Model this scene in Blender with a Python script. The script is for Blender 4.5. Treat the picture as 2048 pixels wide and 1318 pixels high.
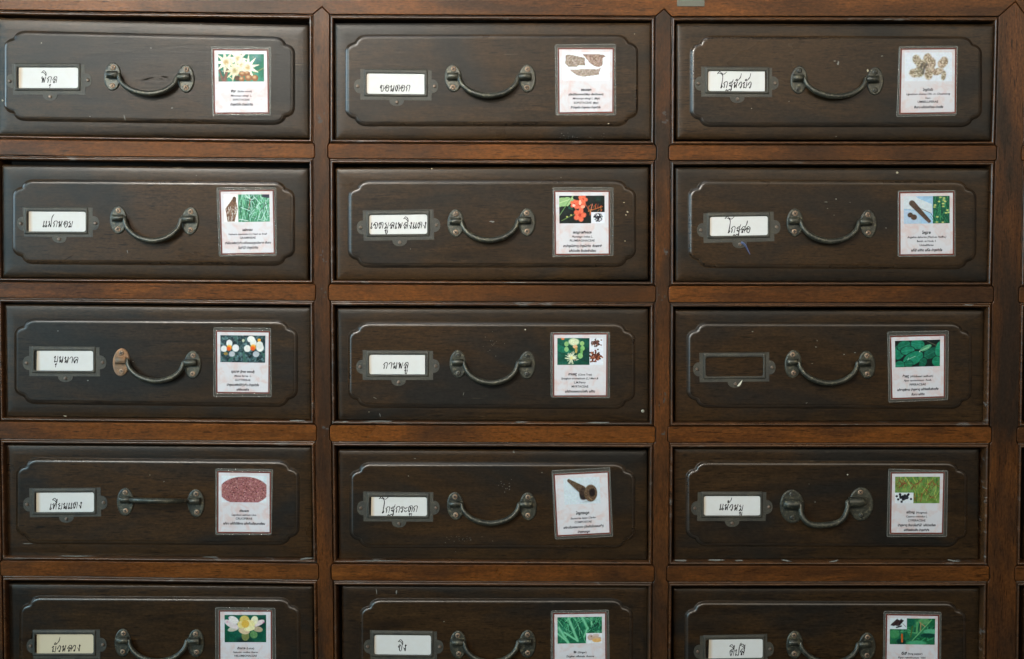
import bpy, bmesh, math, random
import numpy as np
from mathutils import Vector, Matrix

random.seed(7)
for o in list(bpy.data.objects):
    bpy.data.objects.remove(o, do_unlink=True)
SC = bpy.context.scene
COL = SC.collection
MM = 0.001

# ------------------------------------------------------------------ camera, world, lamps, exposure
F_PX = 2844.0                      # 50 mm lens on a 36 mm sensor, photo 2048 px wide
TH = math.radians(3.45)            # the camera looks slightly down
DIST = 1.194
ZC = 1.25                          # height of the aimed point on the cabinet front (plane y = 0)
CAM = Vector((0.0, -DIST*math.cos(TH), ZC + DIST*math.sin(TH)))
cd = bpy.data.cameras.new('camera'); cam = bpy.data.objects.new('camera', cd); COL.objects.link(cam)
cd.lens = 50.0; cd.sensor_width = 36.0; cd.clip_start = 0.02; cd.clip_end = 50
cam.location = CAM; cam.rotation_euler = (math.radians(90) - TH, 0, 0)
cd.dof.use_dof = True; cd.dof.focus_distance = DIST; cd.dof.aperture_fstop = 5.6
SC.camera = cam

w = bpy.data.worlds.new('World'); SC.world = w; w.use_nodes = True
w.node_tree.nodes['Background'].inputs[0].default_value = (0.55, 0.75, 0.9, 1)
w.node_tree.nodes['Background'].inputs[1].default_value = 0.03

def area(name, loc, aim, sx, sy, power, col):
    l = bpy.data.lights.new(name, 'AREA'); l.shape = 'RECTANGLE'; l.size = sx; l.size_y = sy
    l.energy = power; l.color = col
    o = bpy.data.objects.new(name, l); COL.objects.link(o); o.location = loc
    o.rotation_euler = (Vector(aim) - Vector(loc)).to_track_quat('-Z', 'Y').to_euler()
    return o
area('window_wide', (0.3, -3.0, 2.25), (0.0, 0, 1.3), 4.0, 1.3, 62, (1.0, 0.89, 0.73))
area('window_side', (-1.85, -2.6, 1.72), (-0.25, 0, 1.4), 0.7, 1.4, 48, (0.52, 0.86, 1.0))
k1 = area('high_falloff_lamp', (-0.75, -2.3, 2.35), (-0.1, 0, 1.63), 0.7, 0.6, 3.1, (1.0, 0.95, 0.86)); k1.data.spread = math.radians(29)  # added narrow-spread lamp, makes the brightness fall off downwards
area('left_edge_lamp', (-2.0, -0.32, 1.75), (-0.1, 0, 1.35), 0.5, 1.0, 30, (0.55, 0.83, 1.0))  # added grazing lamp for bluish highlights on left-facing edges
area('top_edge_lamp', (-0.3, -0.7, 3.0), (0, 0, 1.3), 0.8, 0.5, 6, (0.85, 0.93, 1.0))  # added overhead lamp for thin highlights along upper edges

vs = SC.view_settings
vs.view_transform = 'Standard'; vs.look = 'None'; vs.exposure = 0.0; vs.gamma = 1.0; vs.use_curve_mapping = False

# ------------------------------------------------------------------ helpers
def unproject(u, v, y=0.0):
    """photo pixel (2048 x 1318) seen on the plane y -> world point"""
    a = (u - 1024.0)/F_PX; b = -(v - 659.0)/F_PX
    d = Vector((a, math.cos(TH) + b*math.sin(TH), -math.sin(TH) + b*math.cos(TH)))
    t = (y - CAM.y)/d.y
    return CAM + d*t

class Frame:
    """local frame of a thing: origin on a plane y, turned by a about the Y axis"""
    def __init__(s, o, a=0.0): s.o = Vector(o); s.a = a
    def loc(s, u, v, h=0.0):
        p = unproject(u, v, s.o.y - h)
        dx, dz = p.x - s.o.x, p.z - s.o.z
        c, n = math.cos(s.a), math.sin(s.a)
        return Vector((dx*c - dz*n, -h, dx*n + dz*c))
    def xz(s, u, v, h=0.0):
        p = s.loc(u, v, h); return (p.x, p.z)

def link(name, mesh, parent=None):
    o = bpy.data.objects.new(name, mesh); COL.objects.link(o)
    if parent is not None: o.parent = parent
    return o

def empty(name, frame):
    o = bpy.data.objects.new(name, None); COL.objects.link(o)
    o.empty_display_size = 0.01
    o.location = frame.o; o.rotation_euler = (0, frame.a, 0)
    return o

def tag(o, label=None, cat=None, group=None, kind=None):
    if label: o['label'] = label
    if cat: o['category'] = cat
    if group: o['group'] = group
    if kind: o['kind'] = kind
    return o

class MB:
    def __init__(s): s.v = []; s.f = []; s.m = []; s.s = []
    def add(s, verts, faces, mat=0, smooth=False):
        n = len(s.v); s.v += [tuple(p) for p in verts]
        for f in faces:
            s.f.append([n + i for i in f]); s.m.append(mat); s.s.append(smooth)
    def build(s, name, mats, parent=None):
        me = bpy.data.meshes.new(name); me.from_pydata(s.v, [], s.f)
        for m in (mats if isinstance(mats, (list, tuple)) else [mats]): me.materials.append(m)
        me.polygons.foreach_set('material_index', s.m); me.polygons.foreach_set('use_smooth', s.s)
        me.update()
        return link(name, me, parent)

def area2(p):
    return sum(p[i][0]*p[(i+1) % len(p)][1] - p[(i+1) % len(p)][0]*p[i][1] for i in range(len(p)))/2

def inset(p, d):
    """offset a closed (x, z) polygon inwards by d"""
    n = len(p); sg = 1 if area2(p) > 0 else -1; out = []
    for i in range(n):
        ax, ay = p[i-1]; bx, by = p[i]; cx, cy = p[(i+1) % n]
        e1 = Vector((bx-ax, by-ay)); e2 = Vector((cx-bx, cy-by))
        if e1.length < 1e-9: e1 = e2
        if e2.length < 1e-9: e2 = e1
        e1.normalize(); e2.normalize()
        n1 = Vector((-e1.y, e1.x))*sg; n2 = Vector((-e2.y, e2.x))*sg
        m = n1 + n2
        if m.length < 1e-6: m = n1.copy()
        m.normalize(); k = max(0.5, m.dot(n1))
        out.append((bx + m.x*d/k, by + m.y*d/k))
    return out

def loft(mb, outline, steps, mat=0, smooth=True, cap=True, capmat=None, edge=None):
    """outline (x, z); steps = [(inset, height)] from the back to the front"""
    if area2(outline) < 0: outline = outline[::-1]
    n = len(outline); rings = []
    for d, h in steps:
        pts = inset(outline, d) if abs(d) > 1e-9 else outline
        rings.append([(x, -h, z) for x, z in pts])
    verts = [p for r in rings for p in r]; faces = []
    for k in range(len(rings)-1):
        for i in range(n):
            j = (i+1) % n
            faces.append((k*n+i, k*n+j, (k+1)*n+j, (k+1)*n+i))
    mb.add(verts, faces, mat, smooth)
    if edge:                                   # (first, last, material): these steps take another material
        for q_ in range(edge[0]*n, edge[1]*n): mb.m[len(mb.m) - len(faces) + q_] = edge[2]
    if cap: mb.add(rings[-1], [list(range(n))], mat if capmat is None else capmat, False)

def rrect(x0, z0, x1, z1, r, n=5):
    pts = []
    for cx, cz, a0 in ((x1-r, z1-r, 0), (x0+r, z1-r, 90), (x0+r, z0+r, 180), (x1-r, z0+r, 270)):
        for i in range(n+1):
            a = math.radians(a0 + 90*i/n); pts.append((cx + r*math.cos(a), cz + r*math.sin(a)))
    return pts

def rquad(q, r, n=4):
    """quad with rounded corners from four (x, z) corners"""
    pts = []
    for i in range(4):
        p = Vector(q[i]); a = (Vector(q[i-1]) - p).normalized()*r; b = (Vector(q[(i+1) % 4]) - p).normalized()*r
        for k in range(n+1):
            t = k/n
            s = p + a*(1-t)**2 + b*t**2
            pts.append((s.x, s.y))
    return pts

def tube(mb, pts, rad, n=12, mat=0, flat=1.0, caps=True):
    P = [Vector(p) for p in pts]; k = len(P); rings = []
    t0 = (P[1]-P[0]).normalized(); up = Vector((0, 1, 0))
    if abs(t0.dot(up)) > 0.95: up = Vector((0, 0, 1))
    for i in range(k):
        t = (P[min(i+1, k-1)] - P[max(i-1, 0)]).normalized()
        a = (up - t*up.dot(t)).normalized(); b = t.cross(a); up = a
        r = rad[i] if isinstance(rad, (list, tuple)) else rad
        rings.append([P[i] + a*math.cos(2*math.pi*j/n)*r*flat + b*math.sin(2*math.pi*j/n)*r for j in range(n)])
    verts = [p for r in rings for p in r]; faces = []
    for i in range(k-1):
        for j in range(n):
            faces.append((i*n+j, i*n+(j+1) % n, (i+1)*n+(j+1) % n, (i+1)*n+j))
    mb.add(verts, faces, mat, True)
    if caps:
        mb.add(rings[0], [list(range(n))[::-1]], mat); mb.add(rings[-1], [list(range(n))], mat)

def catmull(p, sub=6):
    P = [Vector(q) for q in p]
    if len(P) < 3: return P
    out = []
    for i in range(len(P)-1):
        a = P[max(i-1, 0)]; b = P[i]; c = P[i+1]; d = P[min(i+2, len(P)-1)]
        for k in range(sub):
            t = k/sub
            out.append(0.5*((2*b) + (c-a)*t + (2*a-5*b+4*c-d)*t*t + (3*b-a-3*c+d)*t**3))
    out.append(P[-1]); return out

def lin(c):
    c = np.asarray(c, float)/255.0
    return np.where(c <= 0.04045, c/12.92, ((c+0.055)/1.055)**2.4)

# ------------------------------------------------------------------ materials
class NT:
    def __init__(s, name):
        s.m = bpy.data.materials.new(name); s.m.use_nodes = True; s.t = s.m.node_tree
        s.b = s.t.nodes['Principled BSDF']
    def n(s, typ, **kw):
        d = s.t.nodes.new(typ)
        for k, v in kw.items():
            if k.startswith('i_'):
                key = k[2:]; d.inputs[int(key) if key.isdigit() else key].default_value = v
            else: setattr(d, k, v)
        return d
    def l(s, a, b): s.t.links.new(a, b)
    def noise(s, vec, scale, detail=4, rough=0.55, dist=0.0):
        d = s.n('ShaderNodeTexNoise'); d.inputs['Scale'].default_value = scale; d.inputs['Detail'].default_value = detail
        d.inputs['Roughness'].default_value = rough; d.inputs['Distortion'].default_value = dist
        if vec is not None: s.l(vec, d.inputs['Vector'])
        return d.outputs['Fac']
    def ramp(s, fac, stops):
        d = s.n('ShaderNodeValToRGB'); e = d.color_ramp.elements
        while len(e) < len(stops): e.new(0.5)
        for k, (p, c) in enumerate(stops):
            e[k].position = p; e[k].color = (c, c, c, 1) if isinstance(c, (int, float)) else (*c, 1)
        s.l(fac, d.inputs[0]); return d.outputs[0]
    def mix(s, fac, a, b, mode='MIX'):
        d = s.n('ShaderNodeMix', data_type='RGBA', blend_type=mode)
        for sock, v in ((d.inputs[0], fac), (d.inputs[6], a), (d.inputs[7], b)):
            if isinstance(v, (int, float)): sock.default_value = v if sock.type == 'VALUE' else (v, v, v, 1)
            elif isinstance(v, tuple): sock.default_value = (*v, 1)
            else: s.l(v, sock)
        return d.outputs[2]
    def math(s, op, a, b=0.0):
        d = s.n('ShaderNodeMath', operation=op)
        for sock, v in ((d.inputs[0], a), (d.inputs[1], b)):
            if isinstance(v, (int, float)): sock.default_value = v
            else: s.l(v, sock)
        return d.outputs[0]
    def coords(s, scale, offset=True):
        tc = s.n('ShaderNodeTexCoord'); v = tc.outputs['Object']
        if offset:
            oi = s.n('ShaderNodeObjectInfo'); mm = s.n('ShaderNodeVectorMath', operation='MULTIPLY_ADD')
            cx = s.n('ShaderNodeCombineXYZ')
            s.l(oi.outputs['Random'], cx.inputs[0]); s.l(oi.outputs['Random'], cx.inputs[1]); s.l(oi.outputs['Random'], cx.inputs[2])
            s.l(cx.outputs[0], mm.inputs[0]); mm.inputs[1].default_value = (3.1, 7.7, 5.3); s.l(v, mm.inputs[2]); v = mm.outputs[0]
        mp = s.n('ShaderNodeMapping'); mp.inputs['Scale'].default_value = scale
        s.l(v, mp.inputs['Vector']); return mp.outputs[0]
    def bump(s, h, strength, dist=0.001):
        d = s.n('ShaderNodeBump'); d.inputs['Strength'].default_value = strength; d.inputs['Distance'].default_value = dist
        s.l(h, d.inputs['Height']); s.l(d.outputs[0], s.b.inputs['Normal'])

def wood(name, dark, mid, light, stain, along='x', rough=(0.25, 0.35), spec=0.15, stain_amt=0.75, specks=0.0, flakes=0.0, warm=None):
    t = NT(name)
    ax = (lambda a, b, c: (a, b, c)) if along == 'x' else (lambda a, b, c: (c, b, a))
    g1 = t.noise(t.coords(ax(14, 50, 110)), 1.0, 6, 0.62, 0.9)
    g2 = t.noise(t.coords(ax(80, 300, 900)), 1.0, 3, 0.6, 0.2)
    pt = t.noise(t.coords(ax(6, 15, 13)), 1.0, 5, 0.6, 0.8)
    p2 = t.noise(t.coords(ax(4, 11, 9)), 1.0, 3, 0.5, 0.4)
    po = t.noise(t.coords(ax(90, 300, 1100)), 1.0, 2, 0.5)
    c = t.ramp(g1, [(0.27, dark), (0.5, mid), (0.75, light)])
    if warm is not None: c = t.mix(t.ramp(p2, [(0.46, 0.0), (0.64, 0.7)]), c, warm)
    c = t.mix(t.ramp(g2, [(0.38, 0.0), (0.68, 0.42)]), c, dark)
    c = t.mix(t.math('MULTIPLY', t.ramp(pt, [(0.45, 0.0), (0.64, 1.0)]), stain_amt), c, stain)
    mo = t.noise(t.coords(ax(330, 620, 620)), 1.0, 2, 0.6)
    c = t.mix(1.0, c, t.ramp(mo, [(0.25, 0.62), (0.75, 1.38)]), 'MULTIPLY')
    c = t.mix(t.ramp(po, [(0.60, 0.0), (0.68, 0.85)]), c, tuple(x*0.4 for x in dark))
    if specks:
        vo = t.n('ShaderNodeTexVoronoi'); vo.inputs['Scale'].default_value = 1.0
        t.l(t.coords((75, 75, 90)), vo.inputs['Vector'])
        sx = t.n('ShaderNodeSeparateColor'); t.l(vo.outputs['Color'], sx.inputs[0])
        k = t.math('MULTIPLY', t.math('LESS_THAN', vo.outputs['Distance'], 0.055), t.math('GREATER_THAN', sx.outputs[0], 1-specks))
        c = t.mix(k, c, (0.42, 0.40, 0.34))
        sc = t.noise(t.coords((14, 60, 420)), 1.0, 2, 0.5, 1.5); sm = t.noise(t.coords((30, 30, 30)), 1.0, 2)
        k2 = t.math('MULTIPLY', t.ramp(sc, [(0.735, 0.0), (0.76, 1.0)]), t.ramp(sm, [(0.6, 0.0), (0.68, 0.55)]))
        c = t.mix(k2, c, (0.26, 0.2, 0.13))
    if flakes:
        fl = t.noise(t.coords((60, 60, 200)), 1.0, 3, 0.65); fm = t.noise(t.coords((11, 11, 11)), 1.0, 2)
        k = t.math('MULTIPLY', t.ramp(fl, [(0.57, 0.0), (0.64, 1.0)]), t.ramp(fm, [(0.52, 0.0), (0.62, flakes)]))
        c = t.mix(k, c, (0.33, 0.35, 0.34))
    t.l(c, t.b.inputs['Base Color'])
    r = t.n('ShaderNodeMapRange'); t.l(pt, r.inputs[0]); r.inputs[1].default_value = 0.3; r.inputs[2].default_value = 0.7
    r.inputs[3].default_value = rough[0]; r.inputs[4].default_value = rough[1]
    t.l(r.outputs[0], t.b.inputs['Roughness'])
    t.b.inputs['Specular IOR Level'].default_value = spec
    t.bump(t.math('ADD', t.math('MULTIPLY', g2, 0.5), t.math('MULTIPLY', g1, 0.8)), 0.2, 0.0005)
    return t.m

M_RAIL = wood('worn_red_brown_rail_wood', (0.042, 0.0150, 0.0048), (0.097, 0.0320, 0.0072), (0.150, 0.051, 0.0108), (0.020, 0.0108, 0.006), along='x', stain_amt=0.8, spec=0.12, warm=(0.138, 0.045, 0.0092))
M_STILE = wood('worn_brown_stile_wood', (0.028, 0.0118, 0.0048), (0.066, 0.0240, 0.0074), (0.108, 0.039, 0.0110), (0.0135, 0.0092, 0.0064), along='z', stain_amt=0.9, spec=0.14, warm=(0.096, 0.032, 0.0084))
M_BEAD = wood('darkened_bead_wood', (0.026, 0.012, 0.0055), (0.066, 0.026, 0.009), (0.105, 0.042, 0.014), (0.020, 0.0125, 0.008), along='x', flakes=0.22, rough=(0.24, 0.34), spec=0.5)
M_DRAW = wood('dark_stained_drawer_wood', (0.0108, 0.0066, 0.0038), (0.0255, 0.0137, 0.0058), (0.041, 0.0216, 0.0086), (0.0068, 0.0070, 0.0064), along='x',
              specks=0.008, stain_amt=0.85, rough=(0.27, 0.37), spec=0.17, warm=(0.040, 0.0198, 0.0074))
M_EDGE = wood('rubbed_edge_wood', (0.014, 0.0095, 0.0065), (0.030, 0.019, 0.011), (0.052, 0.031, 0.016), (0.012, 0.011, 0.010), along='x', rough=(0.24, 0.36), spec=0.52, stain_amt=0.6)
M_CORE = wood('dark_inner_wood', (0.015, 0.010, 0.007), (0.022, 0.014, 0.009), (0.03, 0.02, 0.012), (0.015, 0.012, 0.01), along='x', rough=(0.6, 0.7))  # darker wood tone, used on the back panel

def plain(name, col, rough=0.5, metal=0.0, spec=0.5):
    t = NT(name); t.b.inputs['Base Color'].default_value = (*col, 1); t.b.inputs['Roughness'].default_value = rough
    t.b.inputs['Metallic'].default_value = metal; t.b.inputs['Specular IOR Level'].default_value = spec
    return t.m

def patina(name, a, b, c, metal=0.55, rough=(0.38, 0.6), scale=420):
    t = NT(name)
    n1 = t.noise(t.coords((scale, scale, scale)), 1.0, 5, 0.6); n2 = t.noise(t.coords((90, 90, 90)), 1.0, 3)
    col = t.ramp(n2, [(0.35, a), (0.62, b)])
    col = t.mix(t.ramp(n1, [(0.52, 0.0), (0.72, 0.8)]), col, c)
    t.l(col, t.b.inputs['Base Color']); t.b.inputs['Metallic'].default_value = metal
    r = t.n('ShaderNodeMapRange'); t.l(n1, r.inputs[0]); r.inputs[1].default_value = 0.3; r.inputs[2].default_value = 0.7
    r.inputs[3].default_value = rough[0]; r.inputs[4].default_value = rough[1]; t.l(r.outputs[0], t.b.inputs['Roughness'])
    t.bump(n1, 0.4, 0.0004)
    return t.m
M_BRONZE = patina('green_black_aged_bronze', (0.018, 0.0195, 0.016), (0.042, 0.041, 0.030), (0.150, 0.132, 0.080), metal=0.35, rough=(0.30, 0.52))
M_HOLDER = patina('dull_pressed_brass', (0.018, 0.0175, 0.0135), (0.034, 0.0305, 0.021), (0.066, 0.057, 0.038), metal=0.1, rough=(0.5, 0.68), scale=600)
M_RUST = patina('rusty_orange_metal', (0.09, 0.075, 0.055), (0.26, 0.13, 0.06), (0.36, 0.20, 0.10), metal=0.2, rough=(0.6, 0.8))
M_SCREW = patina('tarnished_copper_screw', (0.16, 0.105, 0.07), (0.26, 0.17, 0.11), (0.3, 0.22, 0.15), metal=0.4)
M_SLOT = plain('dark_screw_slot', (0.012, 0.010, 0.009), 0.8)
M_PIN = patina('dull_copper_pin', (0.08, 0.055, 0.042), (0.14, 0.1, 0.075), (0.2, 0.15, 0.11), metal=0.5)
M_DUST = plain('pale_dusty_scuff', (0.14, 0.14, 0.125), 0.7)
M_CREAM = plain('cream_fleck', (0.33, 0.29, 0.20), 0.6)
M_DENT = plain('dark_dent', (0.010, 0.008, 0.006), 0.8, 0.0, 0.02)
M_PUTTY = plain('dark_filler', (0.022, 0.018, 0.015), 0.6)
M_INK = plain('black_brown_ink', (0.018, 0.014, 0.014), 0.6, 0.0, 0.15)
M_PRINTINK = plain('black_printed_ink', (0.006, 0.006, 0.010), 0.6, 0.0, 0.1)
M_BORDER = plain('maroon_printed_border', (0.10, 0.018, 0.010), 0.5, 0.0, 0.15)
M_BLUE = plain('blue_plastic_thread', (0.045, 0.07, 0.16), 0.5)
M_SCRAP = plain('torn_pale_paper', (0.62, 0.58, 0.46), 0.7)
M_NAIL = plain('pale_screw_metal', (0.42, 0.42, 0.34), 0.4, 0.6)
M_PATCH = plain('grey_green_patch', (0.085, 0.082, 0.062), 0.65)

def paper(name, base, edge):
    t = NT(name)
    n = t.noise(t.coords((240, 240, 240)), 1.0, 3); n2 = t.noise(t.coords((60, 60, 60)), 1.0, 3)
    c = t.mix(t.ramp(n, [(0.3, 0.0), (0.8, 0.12)]), base, edge)
    tc = t.n('ShaderNodeTexCoord'); sx = t.n('ShaderNodeSeparateXYZ'); t.l(tc.outputs['Generated'], sx.inputs[0])
    e = t.ramp(t.math('ADD', sx.outputs[0], t.math('MULTIPLY', n2, 0.05)), [(0.05, 0.75), (0.10, 0.0)])
    c = t.mix(e, c, edge)
    t.l(c, t.b.inputs['Base Color']); t.b.inputs['Roughness'].default_value = 0.75; t.b.inputs['Specular IOR Level'].default_value = 0.2
    return t.m
M_PAPER = paper('white_name_paper', (0.53, 0.53, 0.525), (0.43, 0.31, 0.19))
M_PAPER_OLD = paper('yellowed_name_paper', (0.50, 0.43, 0.31), (0.42, 0.32, 0.2))

def print_paper():
    t = NT('pink_mottled_print_paper')
    n = t.noise(t.coords((130, 130, 130)), 1.0, 4, 0.55, 0.8)
    c = t.mix(t.ramp(n, [(0.47, 0.0), (0.66, 0.75)]), (0.51, 0.50, 0.53), (0.51, 0.385, 0.37))
    t.l(c, t.b.inputs['Base Color']); t.b.inputs['Roughness'].default_value = 0.35; t.b.inputs['Specular IOR Level'].default_value = 0.2
    nb = t.noise(t.coords((300, 300, 300)), 1.0, 3)
    t.bump(nb, 0.25, 0.0006); return t.m
M_PRINT = print_paper()

def photo_mat():
    t = NT('glossy_colour_photo_print')
    a = t.n('ShaderNodeAttribute', attribute_name='print'); t.l(a.outputs['Color'], t.b.inputs['Base Color'])
    t.b.inputs['Roughness'].default_value = 0.4; t.b.inputs['Specular IOR Level'].default_value = 0.16
    return t.m
M_PHOTO = photo_mat()

def plastic(name, col, opacity, rough):
    t = NT(name)
    tr = t.n('ShaderNodeBsdfTransparent'); tr.inputs[0].default_value = (0.95, 0.95, 0.94, 1)
    mx = t.n('ShaderNodeMixShader'); n = t.noise(t.coords((350, 350, 350)), 1.0, 4)
    f = t.ramp(n, [(0.3, opacity*0.7), (0.75, min(1, opacity*1.4))]); t.l(f, mx.inputs[0])
    t.l(tr.outputs[0], mx.inputs[1]); t.l(t.b.outputs[0], mx.inputs[2])
    t.b.inputs['Base Color'].default_value = (*col, 1); t.b.inputs['Roughness'].default_value = rough
    t.bump(n, 0.25, 0.0004)
    out = [x for x in t.t.nodes if x.type == 'OUTPUT_MATERIAL'][0]; t.l(mx.outputs[0], out.inputs[0])
    return t.m
M_SLEEVE = plastic('clear_laminate', (0.22, 0.22, 0.20), 0.16, 0.28)
M_RIM = plastic('laminate_rim', (0.34, 0.34, 0.31), 0.28, 0.13)

# ------------------------------------------------------------------ the cabinet carcase
YL = [30, 300, 585, 868, 1145, 1430]
XV = [[-14, -9, -4, 0, 4, 8], [625.7, 625.8, 627.6, 629.8, 634.0, 638], [659.4, 659.2, 660.3, 663, 666, 669],
      [1310.6, 1309.2, 1308.5, 1307, 1305, 1303], [1342.8, 1341, 1340.4, 1339.2, 1336.8, 1334],
      [1997, 1990, 1983.7, 1979.5, 1975, 1971], [2052, 2046.5, 2041, 2037, 2033, 2029], [2700, 2690, 2680, 2670, 2660, 2650]]
XS = [-20, 120, 627, 660, 1310, 1341, 1985, 2040, 2700]
HB = [[19.5, 22.8, 28.6, 28.8, 32.3, 32.7, 32.9, 33, 33],
      [310, 312.3, 317, 317.5, 320.7, 321, 321.5, 322, 323], [595.3, 596.8, 601.6, 601.8, 605, 605, 605.8, 606, 607],
      [877.5, 879, 883, 883.5, 886.5, 886, 886.5, 887, 888], [1152.3, 1153, 1160, 1161.5, 1164.5, 1164, 1163.2, 1163, 1163],
      [1430, 1431, 1437, 1438, 1441, 1441, 1440, 1440, 1440]]        # top line of each opening row (last: below the photo)
HT = [[277.5, 279.7, 286.6, 286.4, 289.4, 290, 290.5, 291, 292], [563.3, 564.8, 568, 568.4, 571.2, 571.5, 572.3, 573, 574],
      [842.3, 844, 849, 850, 852.5, 853, 853.3, 854, 855], [1120.7, 1121.5, 1127, 1128, 1131, 1131, 1131.5, 1132, 1132],
      [1398, 1399, 1404, 1405, 1408, 1408, 1408, 1408, 1408]]        # bottom line of each opening row
def vx(k, y): return float(np.interp(y, YL, XV[k]))
def hy(arr, x): return float(np.interp(x, XS, arr))
def corner(k, arr):
    y = hy(arr, XV[k][2]); x = vx(k, y); return (x, hy(arr, x))

cabinet = bpy.data.objects.new('medicine_cabinet', None); COL.objects.link(cabinet)
cab_o = Vector((0, 0, ZC)); cabinet.location = cab_o
tag(cabinet, 'red-brown wooden cabinet frame of rails and stiles holding rows of dark drawers', 'cabinet')
CF = Frame(cab_o)
PX = DIST/F_PX                     # about 0.42 mm to a photo pixel

def blob(cx, cy, rx, ry, n=11, jag=0.35, seed=0):
    rr = random.Random(seed)
    return [(cx + rx*(1+rr.uniform(-jag, jag))*math.cos(2*math.pi*i/n), cy + ry*(1+rr.uniform(-jag, jag))*math.sin(2*math.pi*i/n)) for i in range(n)]

def marks(mb, frame, spots, h, mat, hoff=0.03):
    """small flat marks of their own shape on a surface: (x, y, rx, ry, tilt) in photo px"""
    for k, (x, y, rx, ry, tilt) in enumerate(spots):
        c, n = math.cos(math.radians(tilt)), math.sin(math.radians(tilt))
        pts = [(x + a*c - b*n, y + a*n + b*c) for a, b in blob(0, 0, rx, ry, 9, 0.42, int(x*7 + y*13) + k)]
        out = [frame.xz(u, v, h) for u, v in pts]
        loft(mb, out, [(0, h - 0.1*MM), (0, h + (hoff + 0.002*k)*MM)], mat, smooth=False)

def plate(name, pts, mat, front=0.0, back=8*MM, gap=0.25*MM, bev=0.5*MM, spots=()):
    mb = MB(); out = [CF.xz(u, v) for u, v in pts]
    loft(mb, out, [(gap, -back), (gap, front - bev), (gap + bev*0.3, front - bev*0.3), (gap + bev, front)], smooth=False)
    marks(mb, CF, spots, front, 1)
    return mb.build(name, [mat, M_PUTTY], cabinet)

NOTCH = 3.6
def stile(name, kl, kr, peak=None, fixed_l=None, fixed_r=None, filler=()):
    spots = []
    for cx, cy, n in filler:
        rr = random.Random(int(cx+cy))
        spots += [(cx + rr.uniform(-7, 7), cy + rr.uniform(-14, 14), rr.uniform(1.2, 3.4), rr.uniform(1.2, 3.6), 0) for _ in range(n)]
    def side(k, sgn, fixed):
        if fixed is not None: return [(fixed, -70), (fixed, 1500)]
        pts = []
        y0 = corner(k, HB[0])[1]
        pts.append((vx(k, y0), y0))
        for r in range(5):
            yb = corner(k, HT[r])[1]
            pts.append((vx(k, yb), yb - 1)); pts.append((vx(k, yb) + sgn*NOTCH, yb + NOTCH))
            yt = corner(k, HB[r+1])[1]
            pts.append((vx(k, yt) + sgn*NOTCH, yt - NOTCH)); pts.append((vx(k, yt), yt + 1))
        pts.append((vx(k, 1500), 1500))
        return pts
    L = side(kl, 1, fixed_l); R = side(kr, -1, fixed_r)
    pts = L + R[::-1]
    if peak: pts = pts + [peak]
    return plate(name, pts, M_STILE, front=0.15*MM, spots=spots)
stile('stile', None, 0, fixed_l=-80)
p1 = (644.0, 13.5); p2 = (1328.5, 17.5); p3 = (2031.0, 3.0)
stile('stile', 1, 2, peak=p1, filler=((643, 234, 6), (646, 516, 5), (648, 582, 3), (649, 868, 3)))
stile('stile', 3, 4, peak=p2, filler=((1327, 238, 5), (1328, 513, 4), (1324, 588, 3), (1325, 799, 5), (1324, 868, 2)))
stile('stile', 5, 6, peak=p3)
stile('stile', 7, None, fixed_r=2760)
# top rail with notches that take the pointed stile heads
pts = [(-80, -75), (2760, -75), (2760, hy(HB[0], 2700)), corner(7, HB[0]), corner(6, HB[0]), p3, corner(5, HB[0]), corner(4, HB[0]), p2, corner(3, HB[0]),
       corner(2, HB[0]), p1, corner(1, HB[0]), corner(0, HB[0]), (-80, hy(HB[0], -20))]
plate('top_rail', pts, M_RAIL)
for r in range(5):
    for c in range(4):
        a = corner(2*c, HT[r]); b = corner(2*c+1, HT[r]); d = corner(2*c+1, HB[r+1]); e = corner(2*c, HB[r+1])
        m = [(x, hy(HT[r], x)) for x in XS if a[0] + 5 < x < b[0] - 5]
        m2 = [(x, hy(HB[r+1], x)) for x in XS if a[0] + 5 < x < b[0] - 5][::-1]
        pts = [a] + m + [b, (b[0]+NOTCH, b[1]+NOTCH), (d[0]+NOTCH, d[1]-NOTCH), d] + m2 + [e, (e[0]-NOTCH, e[1]-NOTCH), (a[0]-NOTCH, a[1]+NOTCH)]
        plate('rail', pts, M_RAIL)
# the carved bead round every opening, with its groove and the reveal behind it
CHIPS = {(2,0): [(592,841,16,1.0,0)], (2,1): [(690,843,7,1.0,0),(760,842.5,30,1.0,0),(1043,844,13,0.9,0),(1198,845,20,1.1,0)], (2,2): [(1630,848,22,0.6,0)],
 (3,0): [(612,1117,12,1.6,-6),(420,1114,20,0.8,0),(150,1112,30,0.7,0)], (3,1): [(760,1121,40,0.6,0)],
 (3,2): [(1362,1121,12,1.5,0),(1432,1120,14,1.4,0),(1478,1121,8,1.0,0),(1572,1121,9,1.5,10),(1668,1122,8,1.4,-12),(1905,1121,14,1.3,8)], (1,1): [(1030,565,18,0.7,0)], (2,2): [(1938,610,12,1.0,0)]}
BEAD = [(0.10, 1.6), (0.26, 1.5), (0.30, 0.3), (0.42, -0.35), (0.58, -0.55), (0.74, -0.35), (0.90, 0.4), (1.0, 1.6), (1.0, 30.0)]
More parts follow.
